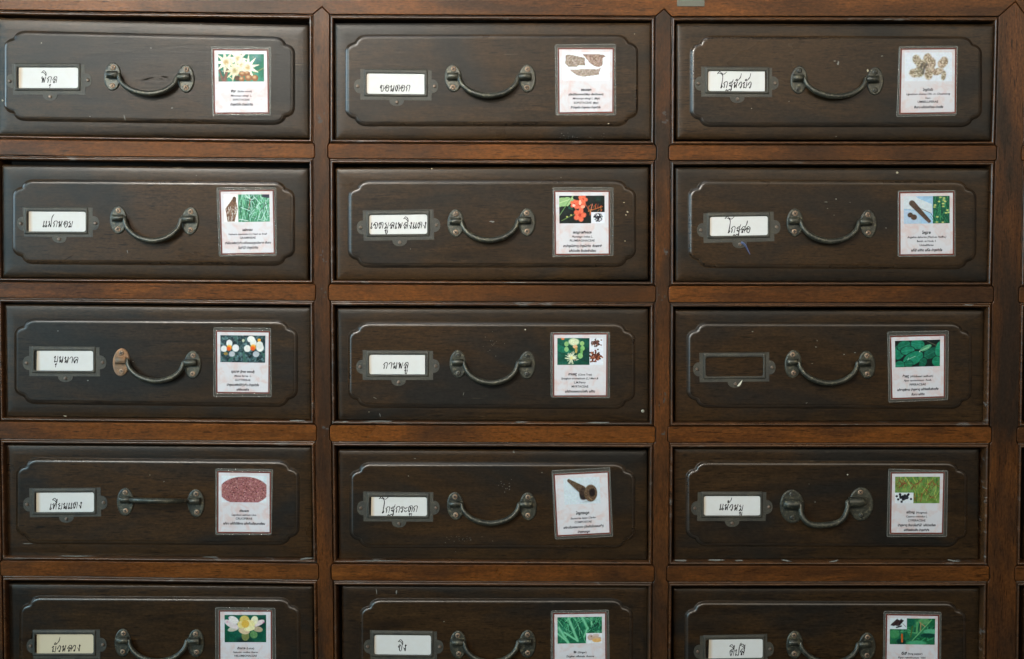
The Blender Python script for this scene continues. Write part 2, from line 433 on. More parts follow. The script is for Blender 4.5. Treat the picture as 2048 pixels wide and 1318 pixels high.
for r in range(5):
    for c in range(4):
        q = [corner(2*c, HB[r]), corner(2*c+1, HB[r]), corner(2*c+1, HT[r]), corner(2*c, HT[r])]
        ins = [(7.2, 9.2), (-7.2, 9.2), (-7.2, -7.6), (7.2, -7.6)]
        mb = MB()
        for s in range(4):
            i, j = s, (s+1) % 4
            mids = [0.0] + [k/6 for k in range(1, 6)] + [1.0]
            rows = []
            for tt, y in BEAD:
                A = (q[i][0] + ins[i][0]*tt, q[i][1] + ins[i][1]*tt); B = (q[j][0] + ins[j][0]*tt, q[j][1] + ins[j][1]*tt)
                row = []
                for k in mids:
                    u = A[0] + (B[0]-A[0])*k; v = A[1] + (B[1]-A[1])*k
                    if s in (0, 2):
                        arr = HB[r] if s == 0 else HT[r]
                        v += (hy(arr, u) - (q[i][1] + (q[j][1]-q[i][1])*k)) * (1 if 0 < k < 1 else 0)
                    p = CF.loc(u, v); row.append((p.x, y*MM, p.z))
                rows.append(row)
            n = len(mids); verts = [p for row in rows for p in row]
            faces = [(a*n+b, a*n+b+1, (a+1)*n+b+1, (a+1)*n+b) for a in range(len(rows)-1) for b in range(n-1)]
            mb.add(verts, faces, 0, True)
        marks(mb, CF, CHIPS.get((r, c), ()), 0.50*MM, 1)
        mb.build('bead_moulding', [M_BEAD, M_DUST], cabinet)
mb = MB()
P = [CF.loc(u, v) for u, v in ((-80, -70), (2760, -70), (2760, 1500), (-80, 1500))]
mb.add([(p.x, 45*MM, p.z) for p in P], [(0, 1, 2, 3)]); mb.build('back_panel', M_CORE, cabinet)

# ------------------------------------------------------------------ drawers (measured in enlargements of the photograph)
TS = [3.0118, 2.8444, 2.7380]; TX = [0, 620, 1300]; TY = [0, 290, 570, 850]
def T(r, c):
    if r < 4:
        return lambda p: (TX[c] + p[0]/TS[c], TY[r] + p[1]/TS[c])
    x0 = 0 if c == 0 else 1024
    return lambda p: (x0 + p[0]/2, 1130 + p[1]/2)
# board TL TR BR BL | panel L R TL-y TR-y BL-y BR-y | holder plate TL TR BR BL | opening x0 y0 x1 y1 (photo px) | gapL gapR | handle L R centre, drop y | recess mm
D = {
 (0,0): ([(-22,105),(1858,150),(1862,833),(-18,820)], (28,1770,190,225,722,746), [(72,386),(511,389),(517,570),(80,570)], (35,135.3,156.8,176.3), 3, 0, (680,462),(1122,475),577, -0.5),
 (0,1): ([(138,130),(1942,130),(1942,793),(143,795)], (205,1862,202,202,712,712), [(287,393),(692,402),(692,572),(287,567)], (733.5,147.7,850.5,188.2), 0, 1.8, (815,445),(1237,447),558, 0.5),
 (0,2): ([(145,128),(1890,132),(1868,770),(148,762)], (225,1815,200,205,690,690), [(280,365),(668,372),(668,532),(280,530)], (1415.8,142.8,1533,182.5), 0, 3.5, (815,438),(1232,445),540, -0.5),
 (1,0): ([(8,118),(1858,138),(1855,815),(12,797)], (78,1770,212,222,712,722), [(137,375),(560,378),(560,555),(147,552)], (55,423.2,172,463), 3, 0, (715,452),(1148,458),590, 1.5),
 (1,1): ([(145,128),(1928,125),(1925,768),(150,770)], (220,1850,203,203,692,690), [(300,372),(702,366),(706,538),(306,545)], (738.8,429.5,854.5,468), 0, 0, (830,445),(1235,440),555, 2.5),
 (1,2): ([(138,122),(1862,128),(1850,752),(140,748)], (215,1785,195,200,668,675), [(292,375),(676,365),(680,527),(294,537)], (1419.5,433.2,1535,471), 0, 0, (793,425),(1195,432),540, 2),
 (2,0): ([(18,115),(1875,133),(1875,812),(22,795)], (90,1787,207,215,712,730), [(177,370),(600,375),(603,550),(178,548)], (69.5,701.5,186.8,741), 4.2, 0, (732,465),(1162,480),592, 5),
 (2,1): ([(152,130),(1925,132),(1928,778),(158,770)], (220,1845,215,218,692,702), [(300,370),(700,375),(700,540),(300,540)], (738.5,709.5,853,748.3), 0, 3, (843,450),(1235,455),570, 5),
 (2,2): ([(135,135),(1832,135),(1828,750),(137,748)], (207,1760,208,210,668,675), [(270,372),(652,368),(652,528),(272,532)], (1411.3,714,1526,752.5), 0, 0, (783,432),(1187,437),550, 8),
 (3,0): ([(20,115),(1878,130),(1882,802),(22,795)], (100,1797,205,218,712,720), [(177,380),(607,377),(610,550),(182,555)], (71,984.7,188.6,1023.6), 2, 0, (757,462),(1183,470),None, 6),
 (3,1): ([(158,140),(1920,145),(1920,772),(163,765)], (230,1845,218,220,695,698), [(303,378),(702,383),(700,550),(305,547)], (739.5,993.8,854,1031.2), 3, 0, (828,460),(1242,462),572, 6),
 (3,2): ([(130,125),(1805,128),(1802,740),(130,740)], (202,1735,203,205,660,665), [(262,367),(637,367),(633,525),(258,525)], (1407.5,991.8,1520,1030.4), 0, 0, (778,445),(1155,432),560, 9),
 (4,0): ([(22,74),(1252,84),(1256,530),(24,522)], (80,1197,129,135,466,474), [(132,258),(400,258),(402,374),(134,374)], (71,1268,187.6,1306), 3, 0, (493,310),(785,312),394, 7),
 (4,1): ([(-682,82),(545,86),(545,532),(-680,528)], (-606,480,139,140,474,476), [(-568,260),(-300,266),(-300,382),(-566,378)], (749,1269.7,862,1308.5), 0, 0, (-215,318),(62,315),398, 8),
 (4,2): ([(645,92),(1872,92),(1868,536),(647,534)], (695,1815,149,152,478,480), [(752,283),(1020,275),(1022,392),(754,396)], (1411.5,1278,1525,1315.6), 6, 0, (1130,318),(1420,325),400, 10),
}

def panel_outline(L, R, TL, TR, BL, BR):
    """shaped panel: straight sides, corners of two convex arcs meeting in a cusp; photo px"""
    q = []
    def arc(cx, cy, rx, ry, a0, a1, n=7):
        return [(cx + rx*math.cos(math.radians(a0+(a1-a0)*i/n)), cy - ry*math.sin(math.radians(a0+(a1-a0)*i/n))) for i in range(n+1)]
    A, Bq, S = 41.0, 18.6, 32.0
    out = []
    for (x, y, sx, sy, flip) in ((L, TL, 1, 1, False), (R, TR, -1, 1, True), (R, BR, -1, -1, False), (L, BL, 1, -1, True)):
        pts = [(a, b) for a, b in arc(18.6, 32, 18.6, 17, 180, 96)] + [(a, b) for a, b in arc(41, 15.5, 22.4, 15.5, 174, 90)]
        if flip: pts = pts[::-1]
        out += [(x + sx*a, y + sy*b) for a, b in pts]
    return out

def screw_mesh(name, r, slot=True, mat=M_SCREW, h=0.9*MM):
    mb = MB()
    o = [(r*math.cos(2*math.pi*i/16), r*math.sin(2*math.pi*i/16)) for i in range(16)]
    loft(mb, o, [(0, 0), (0, h*0.55), (r*0.15, h*0.85), (r*0.45, h)], 0)
    if slot:
        a, b = r*0.62, r*0.15
        for rot in (0, 1):
            s = [(-a, -b), (a, -b), (a, b), (-a, b)] if rot == 0 else [(-b, -a), (b, -a), (b, a), (-b, a)]
            loft(mb, s, [(0, h*0.5), (0, h + (0.05 + 0.02*rot)*MM)], 1, smooth=False)
    me = bpy.data.meshes.new(name); me.from_pydata(mb.v, [], mb.f)
    me.materials.append(mat); me.materials.append(M_SLOT)
    me.polygons.foreach_set('material_index', mb.m); me.polygons.foreach_set('use_smooth', mb.s); me.update()
    return me
SCREW = screw_mesh('screw', 5.3*PX); SCREW_DARK = screw_mesh('screw', 5.3*PX, mat=M_BRONZE); PIN = screw_mesh('pin', 3.4*PX, slot=False, mat=M_PIN, h=1.3*MM)

def fill_ring(mb, outer, inner, h, mat=0):
    bm = bmesh.new(); es = []
    for loop in (outer, inner):
        vs_ = [bm.verts.new((x, -h, z)) for x, z in loop]
        es += [bm.edges.new((vs_[i], vs_[(i+1) % len(vs_)])) for i in range(len(vs_))]
    bmesh.ops.triangle_fill(bm, edges=es, use_beauty=True, normal=(0, -1, 0))
    bm.verts.index_update()
    mb.add([v.co[:] for v in bm.verts], [[v.index for v in f.verts] for f in bm.faces], mat)
    bm.free()

def wall(mb, loop, h0, h1, mat=0):
    n = len(loop)
    mb.add([(x, -h0, z) for x, z in loop] + [(x, -h1, z) for x, z in loop], [(i, (i+1) % n, n+(i+1) % n, n+i) for i in range(n)], mat)

def spray(cx, cy, sx, sy, n, seed, r=0.8):
    q = random.Random(seed); return [(cx + q.gauss(0, sx), cy + q.gauss(0, sy), r*q.uniform(0.4, 1.2), r*q.uniform(0.35, 0.8), q.uniform(-30, 30)) for _ in range(n)]
WEAR = {   # per drawer: (dusty marks, cream flecks, dark dents) on the panel, then dusty marks and cream flecks on the board
 (0,0): ([(249,234,0.7,6,-15),(344,216,2.0,1.2,-20),(180,233,1.6,0.9,0),(302,96,1.8,0.8,10)], [(83,86,1.2,1.2,0)], [(290,159,8,1.6,-12),(300,156,7,1.0,-8),(331,154,9,1.5,0),(322,158,5,1.2,5)], [(402,49,1,1,0)], [(5,201,1.6,2.4,0)]),
 (0,1): ([(1112,152,1.6,1.2,0),(1163,200,1,1,0)], [(1217,247,1.4,1.2,0)], [], spray(1150,275,28,4,26,3), [(1269,68,1.1,1.0,0)]),
 (0,2): ([(1676,126,1.6,5,10),(1669,122,2.5,0.8,0),(1764,112,2,1,0),(1578,203,1,1,0)], [(1735.5,141.5,1.8,2.6,0)], [], [(1926,86,11,0.5,-20),(1672,273,1.2,1,0)], []),
 (1,0): ([(255,503,0.6,3.5,-15),(300,335,0.8,0.8,0)], [], [], [(393,351,1.2,0.9,0)], []),
 (1,1): ([(984,443,5,1.6,0),(821,498,0.8,0.8,0)], [(1248,405,1.3,1,0),(1255,424,2.2,2,20),(1252,430,1.3,1.5,0),(1250,482,1.2,1,0)], [], [(1122,355,1.4,0.9,-20)], [(863.5,337,1.6,1.6,0)]),
 (1,2): ([(1652,404,3.6,0.6,0),(1672,398,1.4,1.4,0),(1655,417,1.2,0.6,-30),(1772,456,1.6,1,20),(1668,430,0.8,0.8,0),(1700,405,0.8,0.8,0)], [], [(1535,370,7,0.5,-38)], [], [(1794,345,2.0,2.2,0)]),
 (2,0): ([(116,662,1.4,1,0),(176,761,1.4,1.2,0),(266,723,1,0.8,0)], [], [], [], [(130,832,3,0.8,0)]),
 (2,1): (spray(985,690,12,14,16,5) + [(750,796,5,0.5,25),(927,788,0.6,3,15)], [], [], [(760,830,0.7,3,-15)], [(738,824,0.8,0.8,0)]),
 (2,2): ([(1632,694,2.2,0.9,20),(1634,681,0.8,1.4,0),(1688,709,1.3,1,0),(1710,705,1.3,1,0),(1505,663,1.4,1,0),(1613,806,2.4,0.7,-20),(1624,727,1.6,0.7,0)], [], [], [], []),
 (3,0): ([(328,963,0.9,0.9,0)], [(300,950,0.7,0.6,0)], [], [(55,1087,9,0.6,0)], []),
 (3,1): (spray(1012,971,7,9,14,9,1.0) + spray(925,1076,22,8,22,11,0.7) + [(1028,903,0.6,3,-20),(817,952,1,1,0),(1084,945,1,1,0)], [], [], [(830,917,2.5,0.6,10),(1027,904,2.2,1.3,60)], []),
 (3,2): ([(1630,1004,1.5,0.9,0),(1618,968,0.7,0.7,0)], [], [], [(1926,1029,1.6,1.6,0)], []),
 (4,0): ([(500,1200,0.8,0.8,0)], [], [], [], []),
 (4,1): ([(888,1243,1.4,1,0)], [], [], [(753,1183,0.8,5,-10),(793,1184,1.2,4,5)], []),
 (4,2): ([], [], [], [], []),
}
PANEL_H = 1.7*MM
FRAMES = {}
def make_drawer(r, c):
    board, pan, hold, opening, gl, gr, hl, hr, drop, rec = D[(r, c)]
    t = T(r, c); yp = rec*MM
    W = [unproject(*t(p), yp) for p in board]
    o = sum(W, Vector())/4
    ang = math.atan2(-((W[1].z - W[0].z) + (W[2].z - W[3].z))/2, ((W[1].x - W[0].x) + (W[2].x - W[3].x))/2)
    fr = Frame(o, ang); FRAMES[(r, c)] = fr
    root = empty('apothecary_drawer', fr)
    # front board with softly rounded edges
    q = [fr.xz(*t(p)) for p in board]
    mb = MB()
    prof = [(0, -18, 1.6), (0, -2.0, 1.6), (0.25, -1.2, 1.6), (0.8, -0.62, 1.5), (2.0, -0.30, 1.4), (5.0, -0.08, 1.2), (9.0, 0, 1.0)]
    rings = [rquad(inset(q, d_*MM), r_*MM) for d_, _, r_ in prof]
    rings = [g if area2(g) > 0 else g[::-1] for g in rings]
    n_ = len(rings[0])
    mb.add([(x, -h_*MM, z) for g, (_, h_, _) in zip(rings, prof) for x, z in g],
           [(i*n_+j, i*n_+(j+1) % n_, (i+1)*n_+(j+1) % n_, (i+1)*n_+j) for i in range(len(prof)-1) for j in range(n_)], 0, True)
    mb.add([(x, 0, z) for x, z in rings[-1]], [list(range(n_))])
    marks(mb, fr, WEAR[(r, c)][3], 0, 1); marks(mb, fr, WEAR[(r, c)][4], 0, 2)
    mb.build('front_board', [M_DRAW, M_DUST, M_CREAM], root)
    # raised panel
    L, R, a, b, d, e = pan
    k = [t((L, a)), t((R, b)), t((L, d)), t((R, e))]
    out = [fr.xz(u, v, PANEL_H) for u, v in panel_outline(k[0][0], k[1][0], k[0][1], k[1][1], k[2][1], k[3][1])]
    mb = MB()
    loft(mb, out, [(-1.2*MM, -0.05*MM), (-0.6*MM, 0.10*MM), (-0.2*MM, 0.36*MM), (0.2*MM, 0.75*MM), (0.7*MM, 1.15*MM), (1.3*MM, 1.43*MM), (2.0*MM, 1.61*MM), (3.0*MM, PANEL_H)], edge=(2, 6, 4))
    for k_ in (0, 1, 2): marks(mb, fr, WEAR[(r, c)][k_], PANEL_H, k_ + 1, 0.03 + 0.02*k_)
    mb.build('raised_panel', [M_DRAW, M_DUST, M_CREAM, M_DENT, M_EDGE], root)
    # label holder: flat flange with three ears, raised channel round the window
    H0 = PANEL_H
    pc = [t(p) for p in hold]
    def hp(fx, fy):
        x0 = pc[0][0]*(1-fx) + pc[1][0]*fx; x1 = pc[3][0]*(1-fx) + pc[2][0]*fx
        y0 = pc[0][1]*(1-fx) + pc[1][1]*fx; y1 = pc[3][1]*(1-fx) + pc[2][1]*fx
        return (x0*(1-fy) + x1*fy, y0*(1-fy) + y1*fy)
    wpx = pc[1][0] - pc[0][0]; hpx = pc[3][1] - pc[0][1]
    def ear(side):
        pts = []
        for i in range(13):
            s = math.radians(180*i/12)
            if side == 'r': pts.append(hp(1 + 13/wpx*math.sin(s)**0.8, 0.52 - 14.0/hpx*math.cos(s)))
            if side == 'l': pts.append(hp(-13/wpx*math.sin(s)**0.8, 0.56 + 14.0/hpx*math.cos(s)))
            if side == 'b': pts.append(hp(0.51 + 14.5/wpx*math.cos(s), 1 + 12/hpx*math.sin(s)**0.8))
        return pts
    outer = [hp(0, 0), hp(1, 0)] + ear('r') + [hp(1, 1)] + ear('b') + [hp(0, 1)] + ear('l')
    outer = [fr.xz(u, v, H0) for u, v in outer]
    x0, y0, x1, y1 = opening
    tilt = (pc[1][1] - pc[0][1] + pc[2][1] - pc[3][1])/2/wpx*0.6
    xm = (x0 + x1)/2
    def orect(dl, dt, dr, db, rad):
        qd = [(x0-dl, y0-dt), (x1+dr, y0-dt), (x1+dr, y1+db), (x0-dl, y1+db)]
        qd = [(u, v + (u-xm)*tilt) for u, v in qd]
        return rquad([fr.xz(u, v, H0) for u, v in qd], rad, 4)
    op = orect(0, 0, 0, 0, 2.0*MM)
    mid_out = orect(5.5, 9.0, 5.0, 5.5, 1.0*MM)
    mb = MB()
    fill_ring(mb, outer, mid_out, H0 + 0.45*MM); wall(mb, outer, H0 - 0.2*MM, H0 + 0.45*MM)
    n = len(op); rings = []
    for f, h in ((0.0, 0.45), (0.12, 1.0), (0.3, 1.35), (0.5, 1.45), (0.8, 1.4), (0.95, 1.2), (1.0, 0.95), (1.0, 0.2)):
        rings.append([(a[0]*(1-f)+b[0]*f, -(H0 + h*MM), a[1]*(1-f)+b[1]*f) for a, b in zip(mid_out, op)])
    verts = [p for rg in rings for p in rg]
    mb.add(verts, [(i*n+j, i*n+(j+1) % n, (i+1)*n+(j+1) % n, (i+1)*n+j) for i in range(len(rings)-1) for j in range(n)], 0, True)
    ho = mb.build('label_holder', M_HOLDER, root)
    for pos in (hp(-5.5/wpx, 0.56), hp(1 + 5.5/wpx, 0.52), hp(0.51, 1 + 4.5/hpx)):
        p = link('pin', PIN, ho); p.location = fr.loc(*pos, H0 + 0.4*MM)
    # drop handle: two oval plates with barrels, a bail and four screws
    big = (r, c) == (3, 2)
    pl = [t(hl), t(hr)]
    prx, pry = (24.5, 33.5) if big else (16.8, 28.0)
    bs = 1.45 if big else 1.0
    ang_h = [0.0, 0.0]
    mb = MB(); wpl = []
    PT = 1.3*MM
    rr = random.Random(r*10 + c)
    raised = drop is None
    ph = H0 + PT + 3.2*MM*bs                     # pivot height
    ends = [(pl[0][0] + 11.5*bs, pl[0][1] - 4.0), (pl[1][0] - 18.5*bs, pl[1][1] - 4.5)]
    A = fr.loc(*ends[0], ph); B = fr.loc(*ends[1], ph)
    prof = [(0.0, 0.0), (0.012, 0.16), (0.05, 0.40), (0.13, 0.64), (0.24, 0.83), (0.37, 0.95), (0.5, 1.0), (0.63, 0.96), (0.76, 0.85), (0.87, 0.66), (0.95, 0.42), (0.988, 0.17), (1.0, 0.0)]
    if big: prof = [(0.0, 0.0), (0.0, 0.22), (0.02, 0.48), (0.09, 0.74), (0.2, 0.92), (0.35, 0.99), (0.5, 1.0), (0.65, 0.98), (0.8, 0.9), (0.91, 0.72), (0.97, 0.46), (1.0, 0.22), (1.0, 0.0)]
    if raised:
        dlen = 17*MM; dirv = Vector((0, -math.cos(math.radians(9)), math.sin(math.radians(9))))
    else:
        vy = t((0, drop))[1] if r < 4 else 1130 + drop/2
        bot = fr.loc((ends[0][0]+ends[1][0])/2, vy - 4.5, ph + 3.5*MM)
        dlen = ((A.z+B.z)/2 - bot.z); dirv = Vector((0, -0.20, -1.0))
    pts = [A + Vector((-5*PX*bs, 0, 0))] + [A.lerp(B, f) + dirv*(g*dlen) for f, g in prof] + [B + Vector((5*PX*bs, 0, 0))]
    cp = catmull(pts, 5); m = len(cp)
    rad = [(3.2 + 2.4*math.sin(math.pi*i/(m-1))**0.8)*PX*(1.12 if big else 1.0) for i in range(m)]
    tube(mb, cp, rad, 12)
    bail = mb.build('pull_handle', M_BRONZE, root)
    for i in (0, 1):
        cx, cy = pl[i]
        tl = math.radians(rr.uniform(-5, 5))
        out = [(cx + prx*math.cos(s)*math.cos(tl) - pry*math.sin(s)*math.sin(tl), cy + prx*math.cos(s)*math.sin(tl) + pry*math.sin(s)*math.cos(tl)) for s in [2*math.pi*k_/28 for k_ in range(28)]]
        out = [fr.xz(u, v, H0) for u, v in out]
        mb = MB()
        loft(mb, out, [(0, H0 - 0.1*MM), (0, H0 + 0.6*PT), (0.3*MM, H0 + 0.9*PT), (1.0*MM, H0 + PT)])
        # barrel that takes the end of the bail
        bx = (cx - 12*bs, cx + 9.5*bs) if i == 0 else (cx - 16.5*bs, cx + 7*bs)
        by = cy - 4.0
        P0 = fr.loc(bx[0], by, H0 + PT + 2.6*MM*bs); P1 = fr.loc(bx[1], by, H0 + PT + 2.6*MM*bs)
        R0 = 7.0*PX*bs
        if big:
            s_ = [P0.lerp(P1, f) for f in (0, 0.06, 0.2, 0.4, 0.7, 1.0)]; rd = [R0*f for f in (0.35, 0.7, 0.95, 1.05, 1.05, 1.0)]
            if i: s_ = [P1.lerp(P0, f) for f in (0, 0.06, 0.2, 0.4, 0.7, 1.0)]
        else:
            s_ = [P0.lerp(P1, f) for f in (0, 0.03, 0.97, 1)]; rd = [R0*0.9, R0, R0, R0*0.9]
        tube(mb, s_, rd, 16)
        yb = 6.2*bs          # saddle between barrel and plate
        sq = [fr.xz(u, v, H0) for u, v in ((bx[0], by - yb), (bx[1], by - yb), (bx[1], by + yb), (bx[0], by + yb))]
        loft(mb, sq, [(-0.5*MM, H0 + PT*0.9), (0, H0 + PT + 0.5*MM), (0.2*MM, H0 + PT + 2.6*MM*bs)], smooth=False)
        mat = M_RUST if (r, c, i) == (2, 0, 0) else M_BRONZE
        plo = mb.build('mounting_plate', mat, bail)
        if (r, c, i) == (2, 0, 0): plo['label'] = 'orange rusty mounting plate'
        sy = 23.5 if big else 18.5
        for dy in (-sy, sy - 0.5):
            dark = (r, c) in ((0, 2),) or ((r, c) == (2, 1)) or (big and (i, dy < 0) != (1, True))
            s = link('screw', SCREW_DARK if dark else SCREW, bail)
            s.location = fr.loc(cx + rr.uniform(-1.5, 1.0), cy + dy + (0 if dy < 0 else 0), H0 + PT*0.85); s.rotation_euler = (0, rr.uniform(0, 1.5), 0)
    return root

ROWW = ['top row', 'second row', 'third row', 'fourth row', 'bottom row']
HERB = {
 (0,0): 'white star flowers with brown nuts', (0,1): 'three pieces of grey bark', (0,2): 'knobbly pale root slices',
 (1,0): 'brown roots beside tall green grass', (1,1): 'red flowers on black', (1,2): 'brown root on pale blue beside yellow-green blossoms',
 (2,0): 'two white flowers with orange centres', (2,1): 'green and white clove blossom beside brown cloves', (2,2): 'broad green heart-shaped leaves',
 (3,0): 'heap of reddish seeds', (3,1): 'brown hollow root on white', (3,2): 'red-brown grass spikes with black tubers inset',
 (4,0): 'pale pink and yellow lotus', (4,1): 'green blades with ginger root inset', (4,2): 'green leaves, orange pepper and dark pods inset'}
COLW = ['left column', 'middle column', 'right column']
EXTRA = {(0,0): 'dark drawer cut by the left photo edge with the white star flower card', (2,0): 'dark drawer with one rusty handle plate and %s card',
         (2,2): 'dark drawer whose label window is empty, carrying the card of %s', (3,0): 'dark drawer whose handle sticks straight out, carrying the card of %s',
         (3,2): 'dark drawer with larger oval handle plates, carrying the grass spike card'}
DRAWERS = {}
for key in D:
    d = make_drawer(*key); DRAWERS[key] = d
    lab = EXTRA.get(key, 'dark brown drawer carrying the card of %s')
    tag(d, lab % HERB[key] if '%s' in lab else lab, 'drawer', 'dark drawers of the cabinet')

def copy_tree(o, parent=None):
    n = o.copy(); COL.objects.link(n)
    if parent is not None: n.parent = parent
    for ch in [x for x in bpy.data.objects if x.parent == o]: copy_tree(ch, n)
    return n
for r in range(5):                     # the next column, of which the photo shows a sliver at its right edge
    n = copy_tree(DRAWERS[(r, 2)])
    x0 = vx(6, YL[r]) + 13; src = D[(r, 2)][0]; t = T(r, 2)
    n.location.x += unproject(x0, t(src[0])[1], D[(r, 2)][9]*MM).x - unproject(*t(src[0]), D[(r, 2)][9]*MM).x
    tag(n, 'dark drawer cut off by the right photo edge in the %s' % ROWW[r], 'drawer', 'drawers beyond the right photo edge')

# pale screw head in a drawer front corner
mb = MB(); fr = FRAMES[(2, 1)]; cx, cz = fr.xz(1285.5, 822)
loft(mb, [(cx + 3.2*PX*math.cos(i*math.pi/6), cz + 3.2*PX*math.sin(i*math.pi/6)) for i in range(12)], [(0, -0.3*MM), (0, 0.5*MM), (0.4*MM, 0.8*MM)])
loft(mb, [(cx + 1.0*PX*math.cos(i*math.pi/4), cz + 1.0*PX*math.sin(i*math.pi/4)) for i in range(8)], [(0, 0.5*MM), (0, 0.83*MM)], mat=1)
o = mb.build('nail', [M_NAIL, M_SLOT], DRAWERS[(2, 1)]); o['label'] = 'pale round screw head near the lower right corner'

# ------------------------------------------------------------------ handwritten name cards
G = {
 'ก': [[(5,0),(28,-105),(0,-125),(30,-165),(60,-192),(120,-170),(82,0)]],
 'ข': [[(30,-122),(8,-112),(12,-150),(45,-195),(66,-172),(40,-130),(33,-40),(55,0),(92,-30),(118,-195)]],
 'อ': [[(0,-80),(60,-180),(95,-193),(138,-158),(120,-40),(78,0),(42,-45),(62,-130),(86,-145),(94,-108),(64,-95)]],
 'น': [[(48,-190),(28,-165),(52,-160),(44,-190)],[(40,-155),(5,-138),(36,-122),(20,-5),(65,-72),(98,-92)],[(125,-192),(102,-20),(75,0),(70,-35),(105,-62)]],
 'ด': [[(62,-108),(46,-145),(70,-155),(68,-115),(22,0),(0,-120),(35,-180),(75,-195),(125,-180),(97,0)]],
 'ต': [[(60,-108),(46,-145),(68,-152),(66,-115),(22,0),(0,-112),(30,-190),(60,-165),(85,-192),(127,-175),(102,0)]],
 'ค': [[(22,0),(0,-120),(45,-188),(90,-190),(130,-160),(97,0)],[(22,0),(50,-92),(78,-125),(95,-105),(62,-92)]],
 'พ': [[(45,-165),(26,-190),(18,-160),(5,-140),(35,-128),(18,-2),(72,-165),(82,-2),(138,-195)]],
 'ล': [[(0,-80),(60,-175),(95,-193),(137,-165),(107,0)],[(105,-60),(80,-130),(45,-60),(33,-10),(55,-2),(62,-48),(38,-52)]],
 'ส': [[(0,-80),(60,-175),(95,-190),(137,-165),(107,0)],[(105,-60),(80,-130),(45,-60),(33,-10),(55,-2),(62,-48),(38,-52)],[(118,-172),(180,-250),(212,-380)]],
 'ห': [[(50,-190),(26,-165),(52,-160),(46,-190)],[(40,-158),(5,-140),(38,-125),(15,-5),(70,-90),(110,-160)],[(100,-185),(122,-188),(112,-160),(95,-120),(80,0)]],
 'ว': [[(0,-75),(60,-170),(90,-190),(112,-150),(87,-20),(65,0),(54,-28),(85,-50)]],
 'บ': [[(48,-190),(24,-165),(50,-160),(42,-190)],[(36,-158),(5,-140),(35,-125),(15,-2),(42,-30),(80,-5),(98,-25),(122,-192)]],
 'ป': [[(48,-190),(24,-165),(50,-160),(42,-190)],[(36,-158),(5,-140),(35,-125),(15,-2),(42,-30),(80,-5),(102,-30),(125,-200),(150,-330),(200,-395)]],
 'ม': [[(58,-190),(32,-165),(15,-140),(60,-128),(40,-50),(0,-12),(30,-4),(46,-60),(85,-4),(130,-192)]],
 'ง': [[(62,-150),(76,-195),(94,-170),(66,-140),(76,-130),(58,0),(36,-80),(0,-105)]],
 'เ': [[(40,-190),(15,-60),(0,-5),(30,-5),(46,-45),(15,-62)]],
 'โ': [[(0,-435),(60,-502),(85,-500),(195,-425),(290,-500)],[(10,-445),(50,-460),(165,-385),(130,-90),(100,0),(130,-10),(150,-60),(120,-75)]],
 'ฐ': [[(0,-130),(55,-185),(85,-165),(100,-190),(132,-262)],[(0,-130),(85,-135),(80,-60),(68,0),(60,-45),(30,-95),(10,-65),(35,-50),(60,-45)],
       [(-110,95),(-80,50),(-45,92),(10,40),(45,85),(75,25),(55,20),(50,60)]],
 'ั': [[(50,-30),(35,-60),(5,-25),(20,0),(75,-30),(145,-115),(175,-235)]],
 'ิ': [[(0,-85),(60,-145),(95,-140),(140,-70),(138,0),(95,-70),(40,-100),(0,-85)]],
 'ี': [[(0,-85),(50,-140),(90,-130),(135,-60),(130,0),(85,-65),(40,-85),(0,-85)],[(152,-125),(134,0)]],
 'ุ': [[(52,5),(30,15),(8,45),(32,45),(52,12)],[(32,45),(18,130)]],
 'ู': [[(45,5),(22,12),(0,45),(30,45),(46,10)],[(30,45),(20,115),(40,138),(65,110),(85,0)]],
 '้': [[(30,-55),(10,-45),(25,-80),(50,-70),(30,-30),(10,-5),(60,-25),(110,-90),(140,-175)]],
 'า': [[(0,-130),(55,-190),(102,-165),(72,0)]],
 'ท': [[(50,-190),(26,-170),(5,-145),(40,-130),(20,-5),(80,-165),(117,-180),(102,0)]],
 'ย': [[(60,-190),(22,-165),(5,-140),(58,-130),(25,-80),(10,-5),(42,-30),(72,-2),(100,-30),(122,-195)]],
 'ร': [[(0,-120),(45,-175),(75,-150),(105,-178)],[(0,-120),(70,-120),(60,-30),(35,0),(24,-28),(55,-48)]],
 'ะ': [[(0,-120),(20,-140),(25,-110),(50,-115),(100,-155)],[(0,-30),(20,-55),(25,-15),(55,-15),(100,-60)]],
 'ฝ': [[(55,-185),(30,-150),(52,-112),(5,-5),(50,-95),(85,-5),(125,-290),(195,-400)]],
 'จ': [[(0,-85),(65,-180),(95,-190),(140,-160),(120,-40),(85,0),(64,-22),(80,-110),(52,-98),(64,-130),(90,-125)]],
}
